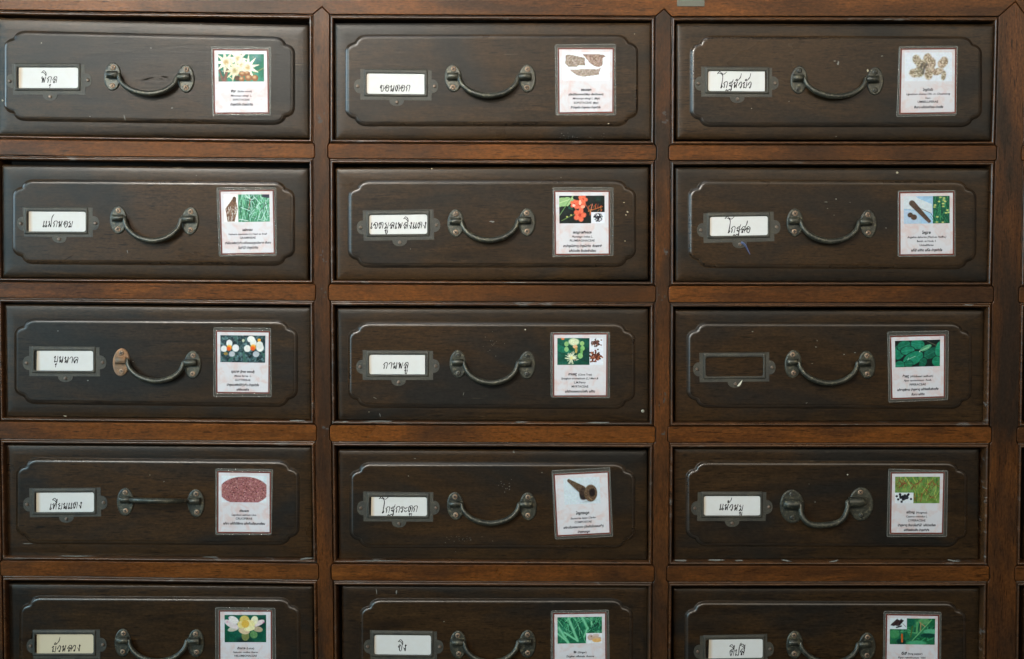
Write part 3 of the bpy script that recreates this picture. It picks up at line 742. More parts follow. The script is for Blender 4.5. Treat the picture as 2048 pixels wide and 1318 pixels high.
HW = {   # enlargement origin, then letters with their x and baseline in that enlargement (15.515 to a photo px)
 (0,0): (30,130,[('พ',820,555),('ิ',825,330),('ก',1010,555),('ุ',1060,590),('ล',1165,555)]),
 (0,1): (728,142,[('ข',500,635),('อ',635,635),('น',810,635),('ด',980,635),('อ',1120,635),('ก',1305,635)]),
 (0,2): (1408,134,[('โ',415,650),('ก',610,650),('ฐ',780,650),('ห',915,655),('ั',985,435),('ว',1060,655),('บ',1210,655),('ั',1275,435),('ว',1350,655)]),
 (1,0): (50,416,[('เ',560,590),('เ',635,590),('ฝ',715,590),('ก',885,595),('ห',1035,600),('อ',1185,600),('ม',1350,600)]),
 (1,1): (732,424,[('เ',145,515),('จ',220,515),('ต',405,515),('ม',575,515),('ู',590,540),('ล',735,515),('เ',905,515),('พ',990,515),('ล',1160,515),('ิ',1165,300),('ง',1330,515),('เ',1455,510),('เ',1525,510),('ด',1610,510),('ง',1775,510)]),
 (1,2): (1412,426,[('โ',585,615),('ก',785,615),('ฐ',950,615),('ส',1075,615),('อ',1225,615)]),
 (2,0): (64,696,[('บ',685,440),('ุ',715,470),('น',840,450),('น',1005,460),('า',1165,470),('ค',1300,475)]),
 (2,1): (728,703,[('ก',610,535),('า',765,535),('น',900,530),('พ',1070,530),('ล',1235,530),('ู',1260,555)]),
 (3,0): (64,978,[('เ',555,640),('ท',640,635),('ี',635,430),('ย',815,630),('น',970,620),('เ',1125,615),('เ',1200,612),('ด',1285,605),('ง',1450,600)]),
 (3,1): (732,985,[('โ',405,635),('ก',620,635),('ฐ',780,630),('ก',930,625),('ร',1070,615),('ะ',1185,610),('ด',1320,610),('ู',1335,635),('ก',1475,605)]),
 (3,2): (1398,984,[('เ',640,555),('เ',712,558),('ห',795,565),('้',880,345),('ว',935,575),('ห',1090,580),('ม',1240,585),('ู',1250,610)]),
 (4,0): (64,1258,[('บ',625,715),('ั',695,485),('ว',780,705),('ห',935,700),('ล',1100,695),('ว',1240,690),('ง',1405,685)]),
 (4,1): (740,1260,[('ข',880,650),('ิ',875,450),('ง',1030,650)]),
 (4,2): (1404,1263,[('ด',870,750),('ี',855,550),('ป',1025,745),('ล',1175,730),('ี',1185,530)]),
}
NAMES = {(0,0):'พิกุล',(0,1):'ขอนดอก',(0,2):'โกฐหัวบัว',(1,0):'แฝกหอม',(1,1):'เจตมูลเพลิงแดง',(1,2):'โกฐสอ',(2,0):'บุนนาค',(2,1):'กานพลู',
         (3,0):'เทียนแดง',(3,1):'โกฐกระดูก',(3,2):'แห้วหมู',(4,0):'บัวหลวง',(4,1):'ขิง',(4,2):'ดีปลี'}
for key, (ox, oy, letters) in HW.items():
    fr0 = FRAMES[key]; x0, y0, x1, y1 = D[key][3]; gl, gr = D[key][4], D[key][5]
    hc = PANEL_H + 0.55*MM
    fr = Frame(unproject((x0+x1)/2, (y0+y1)/2, fr0.o.y - hc), fr0.a)
    l = x0 + (gl if gl else -3.5); rgt = x1 - (gr if gr else -3.5)
    skew = 0.6 if key in ((2,0), (4,2), (3,1)) else 0.0
    q = [fr.xz(l + skew, y0 - 4), fr.xz(rgt, y0 - 4.5), fr.xz(rgt, y1 + 4), fr.xz(l - skew, y1 + 4)]
    mb = MB(); loft(mb, q, [(0, -0.08*MM), (0, 0.08*MM)], smooth=False)
    nc = mb.build('name_card', M_PAPER_OLD if key == (4,0) else M_PAPER)
    nc.location = fr.o; nc.rotation_euler = (0, fr.a, 0)
    tag(nc, '%s paper slip handwritten %s, in the window above the card of %s' % ('yellowed' if key == (4,0) else 'white', NAMES[key], HERB[key]) if False else
        '%s paper slip handwritten %s in a brass label window' % ('yellowed' if key == (4,0) else 'white', NAMES[key]), 'name card', 'handwritten name cards')
    mb = MB(); lay = 0
    for ch, gx, gy in letters:
        for st in G[ch]:
            pts = catmull([(gx + a, gy + b, 0) for a, b in st], 5); lay += 1
            P = [fr.xz(ox + p.x/15.515, oy + p.y/15.515, 0.1*MM) for p in pts]
            wv = []
            for i in range(len(P)):
                a = Vector(P[max(i-1, 0)]); b = Vector(P[min(i+1, len(P)-1)]); dd = (b - a)
                if dd.length < 1e-9: dd = Vector((1, 0))
                dd.normalize(); nn = Vector((-dd.y, dd.x)); f = i/(len(P)-1)
                hw = (0.74 + 0.16*math.sin(i*0.9 + gx))*PX*(1 - 0.45*max(0, f-0.75)*4*0.6)
                hw *= 0.85 + 0.35*abs(dd.y)
                y = -(0.1*MM + lay*0.0006*MM)
                wv += [(P[i][0] + nn.x*hw, y, P[i][1] + nn.y*hw), (P[i][0] - nn.x*hw, y, P[i][1] - nn.y*hw)]
            mb.add(wv, [(2*i, 2*i+1, 2*i+3, 2*i+2) for i in range(len(P)-1)])
    mb.build('lettering', M_INK, nc)

# ------------------------------------------------------------------ printed herb cards
class Paint:
    W, H = 104, 60
    def __init__(s, bg, seed, w=0, h=0):
        s.r = np.random.RandomState(seed); s.a = np.zeros((s.H, s.W, 3)) + np.array(bg, float)
        yy, xx = np.mgrid[0:s.H, 0:s.W]; s.x = (xx+0.5)/s.W; s.y = (yy+0.5)/s.H
    def nz(s, cx, cy):
        g = s.r.rand(int(cy)+2, int(cx)+2); u = s.x*cx; v = s.y*cy
        i = u.astype(int); j = v.astype(int); fu = u-i; fv = v-j; fu = fu*fu*(3-2*fu); fv = fv*fv*(3-2*fv)
        return (g[j, i]*(1-fu)+g[j, i+1]*fu)*(1-fv) + (g[j+1, i]*(1-fu)+g[j+1, i+1]*fu)*fv
    def put(s, m, col, amt=1.0, tex=0, sc=(40, 25)):
        c = np.array(col, float); m = np.clip(m, 0, 1)[..., None]*amt
        if tex: c = c + ((s.nz(*sc)-0.5)*2*tex)[..., None]
        s.a = s.a*(1-m) + c*m
    def noise(s, amp, cx, cy, col=None):
        n = (s.nz(cx, cy)-0.5)*2
        if col is None: s.a += n[..., None]*amp
        else: s.put(np.clip(n*1.6, 0, 1), col, amp)
    def rect(s, x0, y0, x1, y1, col, **k): s.put(((s.x >= x0) & (s.x < x1) & (s.y >= y0) & (s.y < y1)).astype(float), col, **k)
    def ell(s, cx, cy, rx, ry, col, rot=0, soft=0.12, **k):
        A = s.W/s.H*0.97; t = math.radians(rot); dx = (s.x-cx)*A; dy = s.y-cy
        u = (dx*math.cos(t)+dy*math.sin(t))/(rx*A); v = (-dx*math.sin(t)+dy*math.cos(t))/ry
        s.put((1-np.sqrt(u*u+v*v))/soft, col, **k)
    def poly(s, pts, col, **k):
        m = np.zeros((s.H, s.W), bool); n = len(pts)
        for i in range(n):
            x1, y1 = pts[i]; x2, y2 = pts[(i+1) % n]
            if y1 == y2: continue
            m ^= ((s.y >= min(y1, y2)) & (s.y < max(y1, y2)) & (s.x < x1 + (s.y-y1)*(x2-x1)/(y2-y1)))
        s.put(m.astype(float), col, **k)
    def line(s, x0, y0, x1, y1, w, col, **k):
        A = s.W/s.H; dx, dy = (x1-x0)*A, y1-y0; L = dx*dx+dy*dy+1e-9
        t = np.clip(((s.x-x0)*A*dx+(s.y-y0)*dy)/L, 0, 1)
        d = np.sqrt(((s.x-x0)*A-t*dx)**2+(s.y-y0-t*dy)**2)
        s.put((w-d)/(w*0.5+1e-6), col, **k)
    def star(s, cx, cy, r, n, col, mid, a0=0, wd=0.24):
        for i in range(n):
            a = math.radians(a0 + 360*i/n); A = s.H/s.W
            tip = (cx + r*A*math.cos(a), cy + r*math.sin(a))
            l = (cx + r*wd*A*math.cos(a+1.2), cy + r*wd*math.sin(a+1.2)); q = (cx + r*wd*A*math.cos(a-1.2), cy + r*wd*math.sin(a-1.2))
            c = np.array(col) + s.r.uniform(-14, 10)
            s.poly([tip, l, (cx, cy), q], c)
        s.ell(cx, cy, r*0.28*s.H/s.W, r*0.28, mid, soft=0.7)
    def strokes(s, n, box, ln, w, cols, a0, a1):
        for _ in range(n):
            x = s.r.uniform(box[0], box[2]); y = s.r.uniform(box[1], box[3]); a = math.radians(s.r.uniform(a0, a1)); L = ln*s.r.uniform(0.5, 1.2)
            s.line(x, y, x+L*math.cos(a)*0.58, y-L*math.sin(a), w*s.r.uniform(0.6, 1.2), cols[s.r.randint(len(cols))])

def picture(key):
    k = key
    if k == (0,0):
        p = Paint((44,124,100), 1); p.noise(24, 5, 4); p.ell(.82,.12,.2,.25,(140,165,170),soft=1,amt=.7); p.ell(.85,.25,.12,.2,(35,85,90),soft=1,amt=.7)
        p.poly([(0,.58),(.22,.58),(.1,1)],(40,95,80)); p.line(.02,.6,.1,.98,.04,(120,80,70)); p.line(.2,.58,.13,.98,.06,(130,85,72)); p.rect(0,.8,.2,1,(125,80,68),amt=.5)
        p.line(.68,.78,1.0,.5,.02,(130,140,90)); p.star(.17,.3,.48,9,(226,220,200),(186,158,110),20,.2); p.star(.43,.16,.42,10,(230,225,208),(196,176,128),5,.2)
        p.star(.64,.48,.48,10,(228,222,204),(192,165,115),-12,.2); p.star(.36,.6,.42,10,(214,206,176),(165,152,105),30,.2); p.star(.5,.4,.28,9,(222,215,190),(190,172,130),10,.22)
        for i in range(26): x, y = p.r.normal(.4,.17), p.r.normal(.38,.17); p.line(x,y,x+p.r.uniform(-.05,.05),y+p.r.uniform(-.1,.1),.012,[(168,150,112),(240,236,222),(196,180,140)][i%3],amt=.7)
        p.line(.22,.8,.31,.92,.02,(205,200,165)); p.ell(.42,.88,.09,.12,(95,65,45),soft=.4)
        for x, y, a, b in ((.53,.72,.09,.1),(.63,.7,.07,.08),(.66,.86,.09,.13),(.51,.91,.065,.1),(.8,.87,.075,.13)):
            p.ell(x,y,a,b,(142,96,62)); p.ell(x-.01,y-.03,a*.75,b*.65,(206,164,122),soft=.8)
    elif k == (0,1):
        p = Paint((226,230,240), 2); c = (138,120,106)
        p.poly([(.06,.1),(.13,.08),(.3,.13),(.47,.2),(.48,.47),(.34,.46),(.3,.52),(.12,.52),(.05,.4)],c,tex=38,sc=(50,30))
        p.poly([(.42,.06),(.62,.06),(.86,.08),(.92,.14),(.86,.2),(.85,.46),(.78,.53),(.68,.5),(.58,.38),(.5,.22)],(140,112,98),tex=42,sc=(50,30))
        p.poly([(.15,.61),(.3,.61),(.62,.6),(.72,.61),(.82,.55),(.78,.72),(.78,.8),(.6,.84),(.44,.87),(.3,.82),(.18,.68)],(150,132,118),tex=36,sc=(50,30))
        p.line(.9,.2,1.0,.26,.03,(235,240,246))
        for i in range(9): p.rect(.12+i*.087,.97,.125+i*.087,.99,(150,150,155))
    elif k == (0,2):
        p = Paint((216,222,233), 3)
        for x, y, a, b, q in ((.25,.25,.1,.2,-20),(.48,.2,.1,.2,20),(.56,.38,.11,.24,10),(.36,.42,.14,.2,0),(.2,.72,.13,.17,10),(.3,.68,.13,.2,30),(.5,.78,.1,.2,0),(.53,.6,.12,.2,20),(.83,.32,.1,.2,10),(.78,.4,.1,.18,0),(.7,.66,.14,.14,-20),(.82,.8,.06,.2,10)):
            p.ell(x,y,a,b,(150+12*((x*37)%1),138,114),rot=q,soft=.3,tex=62,sc=(40,26))
        for x, y in ((.36,.42),(.42,.5),(.4,.6),(.34,.52),(.46,.42),(.38,.7)): p.ell(x,y,.04,.1,(52,46,38),soft=.7,amt=.75)
    elif k == (1,0):
        p = Paint((232,230,230), 4); p.rect(.31,0,1,1,(74,138,108))
        p.noise(26, 30, 6)
        p.rect(0,0,.31,1,(234,231,230))
        p.strokes(120,(.32,.2,1,1.1),.6,.014,[(120,185,150),(56,120,85),(36,84,66),(150,200,180),(88,160,118)],72,108)
        p.strokes(60,(.55,.05,1,1),.3,.012,[(190,220,215),(30,62,58),(160,205,190)],10,170)
        p.poly([(.85,0),(1,0),(1,.14),(.85,.1)],(38,44,62)); p.line(.58,.15,.54,.55,.02,(120,62,52)); p.line(.46,0,.58,.18,.012,(225,235,232)); p.line(.33,.9,.52,.96,.015,(205,222,215))
        p.rect(0,0,.31,1,(234,231,230))
        for i in range(24):
            a = -1 + 2*(i + p.r.uniform(-.3, .3))/23; x = .165+a*.13; q = [(104,72,52),(140,104,80),(70,48,36),(120,86,64)][i%4]
            p.line(.225+a*.03,.16,x,.52,.011,q); p.line(x,.52,.15+a*.075,.98,.011,q)
        for i in range(16): x, y = p.r.uniform(.07,.27), p.r.uniform(.4,.95); p.line(x,y,x+p.r.uniform(-.01,.01),y+.1,.011,(228,224,222),amt=.8)
        p.ell(.23,.17,.045,.1,(90,62,44))
    elif k == (1,1):
        p = Paint((15,27,26), 5); p.noise(12, 7, 5, None); p.ell(.85,.12,.1,.12,(18,62,52),soft=1)
        p.poly([(0,.08),(.2,.05),(.34,.14),(.2,.36),(0,.4)],(150,185,130)); p.line(.0,.26,.3,.1,.02,(190,212,165)); p.line(.3,0,.0,.72,.02,(110,150,95)); p.line(.3,.03,.18,.36,.03,(165,195,140))
        p.poly([(.2,.38),(.3,.42),(.3,.52),(.2,.46)],(28,82,66)); p.line(.34,.66,.05,.9,.02,(95,120,70)); p.ell(.17,.76,.02,.03,(190,190,110)); p.ell(.26,.7,.02,.03,(180,170,100))
        for x, y, r in ((.52,.14,.19),(.33,.3,.16),(.46,.32,.22),(.45,.7,.25)):
            for i in range(5):
                a = math.radians(72*i-90+x*40); p.ell(x+r*.58*math.cos(a)*.58,y+r*.58*math.sin(a),r*.3,r*.46,(236,112,82),rot=math.degrees(a),soft=.35,tex=16)
            p.ell(x,y,r*.16,r*.26,(205,52,40),soft=.6)
        p.ell(.46,.25,.03,.1,(250,190,165)); p.ell(.32,.35,.035,.05,(252,205,190)); p.ell(.52,.4,.05,.06,(250,165,140))
        p.line(.35,.45,.4,.62,.015,(225,85,60)); p.line(.68,.68,.73,.3,.014,(225,150,130)); p.line(.6,.35,.66,.55,.014,(200,95,70))
        p.line(.64,.56,.95,.4,.022,(170,95,50)); p.line(.68,.5,.68,.7,.02,(195,110,60)); p.strokes(14,(.64,.4,.92,.6),.12,.012,[(200,90,50),(170,120,60)],40,120)
        p.rect(.7,.6,1,1,(226,228,238))
        for i in range(26):
            a = p.r.uniform(0,6.28); b = a+p.r.uniform(1.2,3.4); p.line(.855+.1*math.cos(a),.79+.16*math.sin(a),.855+.1*math.cos(b),.79+.16*math.sin(b),.009,(28,28,40))
    elif k == (1,2):
        p = Paint((158,192,220), 6); p.noise(10, 6, 5)
        p.poly([(0,0),(.25,0),(.34,.1),(.62,.3),(.62,.62),(.3,.5),(0,.45)],(206,214,220)); p.poly([(0,.5),(.3,.55),(.38,1),(0,1)],(176,196,218))
        p.line(.37,.45,.6,.63,.012,(66,68,84)); p.line(0,.45,.2,.49,.008,(150,160,175))
        for f in range(14):
            u = f/13; p.ell(.18+.37*u,.25+.66*u,.075-.03*u,.12-.045*u,(88,70,60),soft=.25,tex=16)
        p.ell(.14,.68,.065,.1,(80,64,56),soft=.2,tex=14); p.ell(.22,.76,.075,.11,(86,68,58),soft=.2,tex=14)
        p.rect(.635,0,1,1,(28,88,66)); p.strokes(70,(.63,.1,1,1.05),.35,.012,[(50,135,95),(18,60,48),(70,150,100),(34,104,76)],55,125)
        for x, y in ((.8,.05),(.88,.08),(.77,.2),(.87,.15),(.9,.2),(.68,.33),(.67,.4),(.86,.28),(.86,.38),(.95,.52),(.92,.62),(.98,.6),(.73,.76),(.72,.95),(.85,.96)):
            p.ell(x,y,.045,.045,(196,200,120),soft=.7,tex=24)
        p.rect(0,0,.0,0,(0,0,0))
    elif k == (2,0):
        p = Paint((36,62,66), 7); p.noise(26, 12, 8); p.noise(.55, 14, 9, (105,140,142)); p.noise(.6, 26, 16, (14,24,28)); p.noise(.35, 40, 26, (175,195,200))
        for pts in (((.15,1),(.3,.6),(.35,.75),(.2,1)),((.5,.5),(.62,1),(.5,1)),((.85,.5),(1,.7),(1,.9)),((.3,.05),(.36,0),(.4,.3))): p.poly(list(pts),(60,98,92))
        for x, y, s, g in ((.2,.47,1,(222,224,224)),(.73,.45,1.08,(226,226,222))):
            for dx, dy, a, b in ((-.0,-.17,.075,.15),(-.12,.03,.08,.13),(.14,.0,.085,.15),(.06,.22,.075,.11)):
                p.ell(x+dx*s,y+dy*s,a*s,b*s,g if dy < .2 else (176,180,188),soft=.2,tex=8)
            p.ell(x,y-.02,.075*s,.12*s,(235,165,45),soft=.5); p.ell(x-.01,y+.03,.06*s,.1*s,(222,92,28),soft=.5)
        p.ell(.68,.14,.09,.13,(232,232,228)); p.ell(.87,.35,.08,.15,(214,216,210)); p.ell(.86,.17,.04,.06,(226,170,60)); p.ell(.51,.19,.03,.06,(190,198,170)); p.ell(.12,.68,.05,.06,(140,118,60))
    elif k == (2,1):
        p = Paint((22,84,68), 8); p.noise(18, 7, 5); p.poly([(0,.2),(.28,.45),(.3,.6),(0,.5)],(30,112,90)); p.poly([(.7,.3),(.7,.95),(.5,.8),(.55,.5)],(16,62,56)); p.ell(.12,.02,.04,.05,(215,130,70))
        p.ell(.36,.14,.14,.16,(214,222,186),tex=22,sc=(60,40),soft=.3); p.ell(.2,.22,.05,.1,(140,185,120)); p.ell(.54,.2,.05,.09,(150,190,125)); p.ell(.2,.42,.05,.1,(140,185,125))
        p.ell(.55,.38,.05,.1,(135,185,115)); p.ell(.53,.5,.03,.13,(110,165,95)); p.ell(.5,.66,.06,.11,(140,190,120)); p.ell(.39,.32,.055,.07,(215,170,130)); p.ell(.41,.45,.03,.12,(175,150,85))
        for i in range(46):
            a = p.r.uniform(0,6.28); L = p.r.uniform(.13,.26); p.line(.31,.74,.31+L*.58*math.cos(a),.74+L*math.sin(a),.011,(226,228,200))
        p.ell(.31,.74,.05,.09,(226,216,150),soft=.6); p.ell(.38,.82,.03,.02,(120,50,40))
        p.rect(.7,0,1,1,(222,226,236))
        for i in range(60):
            x = p.r.normal(.84,.05); y = p.r.normal(.17,.05); p.ell(x,y,.018,.03,[(92,58,48),(128,86,74),(60,36,32)][i%3])
        for i in range(120):
            x = min(.98,max(.715,p.r.normal(.81,.065))); y = p.r.normal(.68,.09); p.ell(x,y,.02,.032,[(120,62,40),(160,92,66),(72,36,26),(98,50,34)][i%4],rot=p.r.uniform(0,180))
        p.rect(.685,0,.7,1,(16,60,52))
    elif k == (2,2):
        p = Paint((14,30,30), 9); p.noise(8, 8, 6)
        for x, y, a, b, q, c in ((.1,.4,.13,.34,25,(24,118,92)),(.2,.2,.16,.2,-20,(22,108,84)),(.5,.15,.16,.2,10,(26,124,98)),(.28,.38,.16,.16,-8,(28,126,98)),(.8,.5,.2,.2,-25,(20,98,78)),
                                 (.68,.3,.15,.09,-25,(86,158,120)),(.98,.35,.09,.3,10,(36,138,106)),(.4,.68,.25,.24,-25,(30,130,100)),(.1,.92,.12,.16,0,(28,118,92)),(.62,.85,.08,.2,30,(22,98,76)),(.93,.82,.11,.2,-10,(30,126,96)),(.3,.88,.1,.14,0,(22,104,80))):
            p.ell(x,y,a*1.08,b*1.08,(8,34,32),rot=q,soft=.05); p.ell(x,y,a,b,c,rot=q,soft=.08,tex=12,sc=(20,14)); t = math.radians(q)
            p.line(x-a*.8*math.cos(t),y-a*1.4*math.sin(t),x+a*.8*math.cos(t),y+a*1.4*math.sin(t),.012,tuple(min(255,v+34) for v in c),amt=.8)
        p.line(.28,.72,.45,.6,.014,(150,205,180)); p.line(.28,.74,.3,.66,.012,(170,215,195)); p.ell(.55,.42,.012,.03,(205,215,205)); p.line(.72,.05,.92,.22,.02,(84,88,72)); p.line(.56,.4,.75,.28,.012,(170,205,165))
    elif k == (3,0):
        p = Paint((216,224,230), 10); p.ell(.5,.56,.56,.54,(150,98,98),soft=.04,tex=0)
        m = p.a[..., 0] < 180
        for i in range(900):
            x, y = p.r.rand(2)
            if ((x-.5)/.55)**2+((y-.56)/.53)**2 < .97:
                p.ell(x,y,.016,.017,[(176,124,120),(118,66,68),(160,104,102),(84,44,48),(198,150,146)][i%5],rot=p.r.uniform(-30,60),soft=.5)
        p.rect(.93,0,1,.25,(190,208,216),amt=.6)
    elif k == (3,1):
        p = Paint((204,215,223), 11); p.ell(.3,.4,.25,.05,(150,162,172),rot=38,soft=.8,amt=.7); p.ell(.68,.9,.28,.06,(140,152,162),rot=-5,soft=.8,amt=.6)
        for f in range(16):
            u = f/15; p.ell(.15+.36*u,.1+.36*u,.05+.07*u,.07+.1*u,(92,74,58),soft=.25,tex=20)
        p.ell(.55,.62,.14,.25,(62,48,40),rot=-30,soft=.2,tex=14); p.ell(.74,.6,.19,.34,(98,78,60),rot=12,soft=.12,tex=24); p.ell(.78,.58,.1,.19,(34,27,25),rot=20,soft=.4)
        p.line(.68,.75,.76,.86,.02,(140,116,92)); p.ell(.5,.75,.09,.12,(34,30,32),rot=30,soft=.6,amt=.8)
    elif k == (3,2):
        p = Paint((108,138,70), 12); p.noise(22, 9, 6); p.strokes(90,(0,0,1,1),.4,.014,[(150,165,80),(74,120,62),(52,98,58),(170,180,100),(96,140,84)],55,125)
        for x, y in ((.1,.15),(.25,.25),(.42,.32),(.55,.2),(.75,.3),(.9,.3),(.45,.8),(.6,.75),(.82,.78),(.7,.5),(.12,.35)):
            for i in range(9): p.line(x,y,x+.1*math.cos(p.r.uniform(0,6.28)),y+p.r.uniform(-.2,.2),.012,[(112,62,42),(140,84,54),(150,120,70)][i%3])
        p.rect(0,.6,.41,1,(218,224,230))
        for i in range(34): p.ell(min(.38,max(.04,p.r.normal(.2,.07))),min(.95,max(.66,p.r.normal(.78,.06))),.03,.045,[(34,34,44),(52,50,58),(24,24,32)][i%3])
        p.ell(.15,.94,.03,.05,(28,28,36)); p.ell(.36,.84,.025,.05,(30,30,38))
    elif k == (4,0):
        p = Paint((18,86,68), 13); p.noise(14, 5, 4); p.ell(.88,.3,.1,.3,(12,48,44),soft=.8); p.ell(.45,.95,.25,.2,(14,48,44),soft=.7)
        for x, y, a, b, q, c in ((.5,.78,.1,.18,0,(120,128,78)),(.7,.72,.1,.15,15,(96,140,90)),(.22,.5,.16,.1,-15,(190,184,168)),(.8,.52,.13,.11,10,(176,160,132)),(.16,.34,.2,.13,25,(216,204,206)),(.22,.18,.14,.13,25,(228,222,218)),
                                 (.82,.3,.16,.1,-22,(222,206,208)),(.72,.2,.09,.18,25,(226,224,190)),(.47,.58,.15,.13,10,(206,184,152)),(.48,.2,.13,.19,0,(212,190,108)),(.6,.35,.14,.18,0,(228,218,160)),(.4,.36,.1,.14,20,(224,206,140)),(.6,.5,.14,.1,-8,(232,226,178)),(.5,.33,.1,.15,0,(216,176,78))):
            p.ell(x,y,a,b,c,rot=q,soft=.14,tex=8)
        p.ell(.02+.05,.26,.03,.04,(214,150,178),soft=.8); p.ell(.94,.27,.03,.04,(210,120,160),soft=.8); p.ell(.12,.1,.04,.04,(220,170,196),soft=.9)
    elif k == (4,1):
        p = Paint((34,106,78), 14); p.noise(20, 10, 7); p.strokes(70,(0,0,1,1),.45,.018,[(96,172,132),(60,138,100),(26,78,62),(120,190,150),(74,150,112)],20,160)
        for a in ((.03,.4,.25,1,.07),(.25,.05,.45,.9,.07),(.15,.58,.45,.9,.05),(.55,0,.68,.45,.07),(.68,.4,.6,.75,.05),(.75,.05,.78,.4,.05),(.0,.62,.2,.9,.05)): p.line(*a[:4],a[4],(108,184,142)); p.line(*a[:4],.012,(150,210,175))
        p.strokes(40,(.7,.2,1,.6),.25,.012,[(30,90,68),(80,160,118),(16,60,50)],30,90)
        p.rect(.645,.62,1,1,(222,226,232))
        p.ell(.74,.78,.07,.12,(196,170,160)); p.ell(.86,.7,.08,.06,(205,186,178)); p.ell(.86,.82,.13,.09,(200,172,150)); p.ell(.88,.89,.11,.08,(222,176,112)); p.ell(.76,.74,.02,.04,(120,84,70),soft=.8)
    else:
        p = Paint((42,112,78), 15); p.noise(22, 7, 5); p.strokes(40,(0,.3,1,1),.3,.03,[(60,140,98),(22,72,54),(88,160,112),(30,92,66)],0,180)
        for a in ((.45,.15,.12,.2,(26,96,74)),(.1,.6,.14,.2,(70,140,92)),(.9,.5,.18,.12,(88,166,128)),(.6,.95,.25,.12,(76,160,118)),(.25,.9,.12,.14,(14,60,52)),(.85,.65,.2,.1,(16,66,54)),(.75,.1,.15,.15,(92,150,100))): p.ell(*a,soft=.3)
        p.line(.5,.85,.92,.05,.025,(112,176,120)); p.line(.46,.72,.5,.3,.035,(76,104,54)); p.line(.6,.15,.6,.55,.04,(96,160,104)); p.line(.27,.62,.275,.9,.045,(192,96,44),tex=14); p.line(.68,.45,.68,.2,.025,(160,140,96)); p.line(.77,.3,.66,.15,.02,(168,140,100))
        p.rect(0,0,.375,.41,(214,224,230))
        for i in range(7): p.line(.03+.03*i,.26+.01*(i%3),.16+.022*i,.05+.02*(i%4),.032,[(52,38,40),(66,50,50),(38,26,30)][i%3])
        p.line(.15,.35,.25,.3,.035,(46,36,38)); p.line(.28,.2,.35,.32,.012,(70,50,50))
    a = p.a + p.r.normal(0, 5, p.a.shape) + (p.nz(34, 20)[..., None] - 0.5)*14
    a = 128 + (a - 128)*1.06
    if k in ((0, 1), (0, 2)): a = a*0.84 + 235*0.16        # paled colours stand in for glare on the laminate
    return 0.72*lin(np.clip(a, 3, 250))

CZ = {(0,0):(418,86,8.669),(0,1):(1106,82,8.562),(0,2):(1790,86,8.669),(1,0):(430,370,8.669),(1,1):(1100,370,8.669),(1,2):(1790,374,9.03),(2,0):(424,650,8.669),(2,1):(1096,658,9.154),
      (2,2):(1770,656,8.669),(3,0):(426,932,9.03),(3,1):(1098,930,8.669),(3,2):(1768,932,8.908),(4,0):(424,1208,11.985),(4,1):(1094,1214,12.677),(4,2):(1762,1216,12.923)}
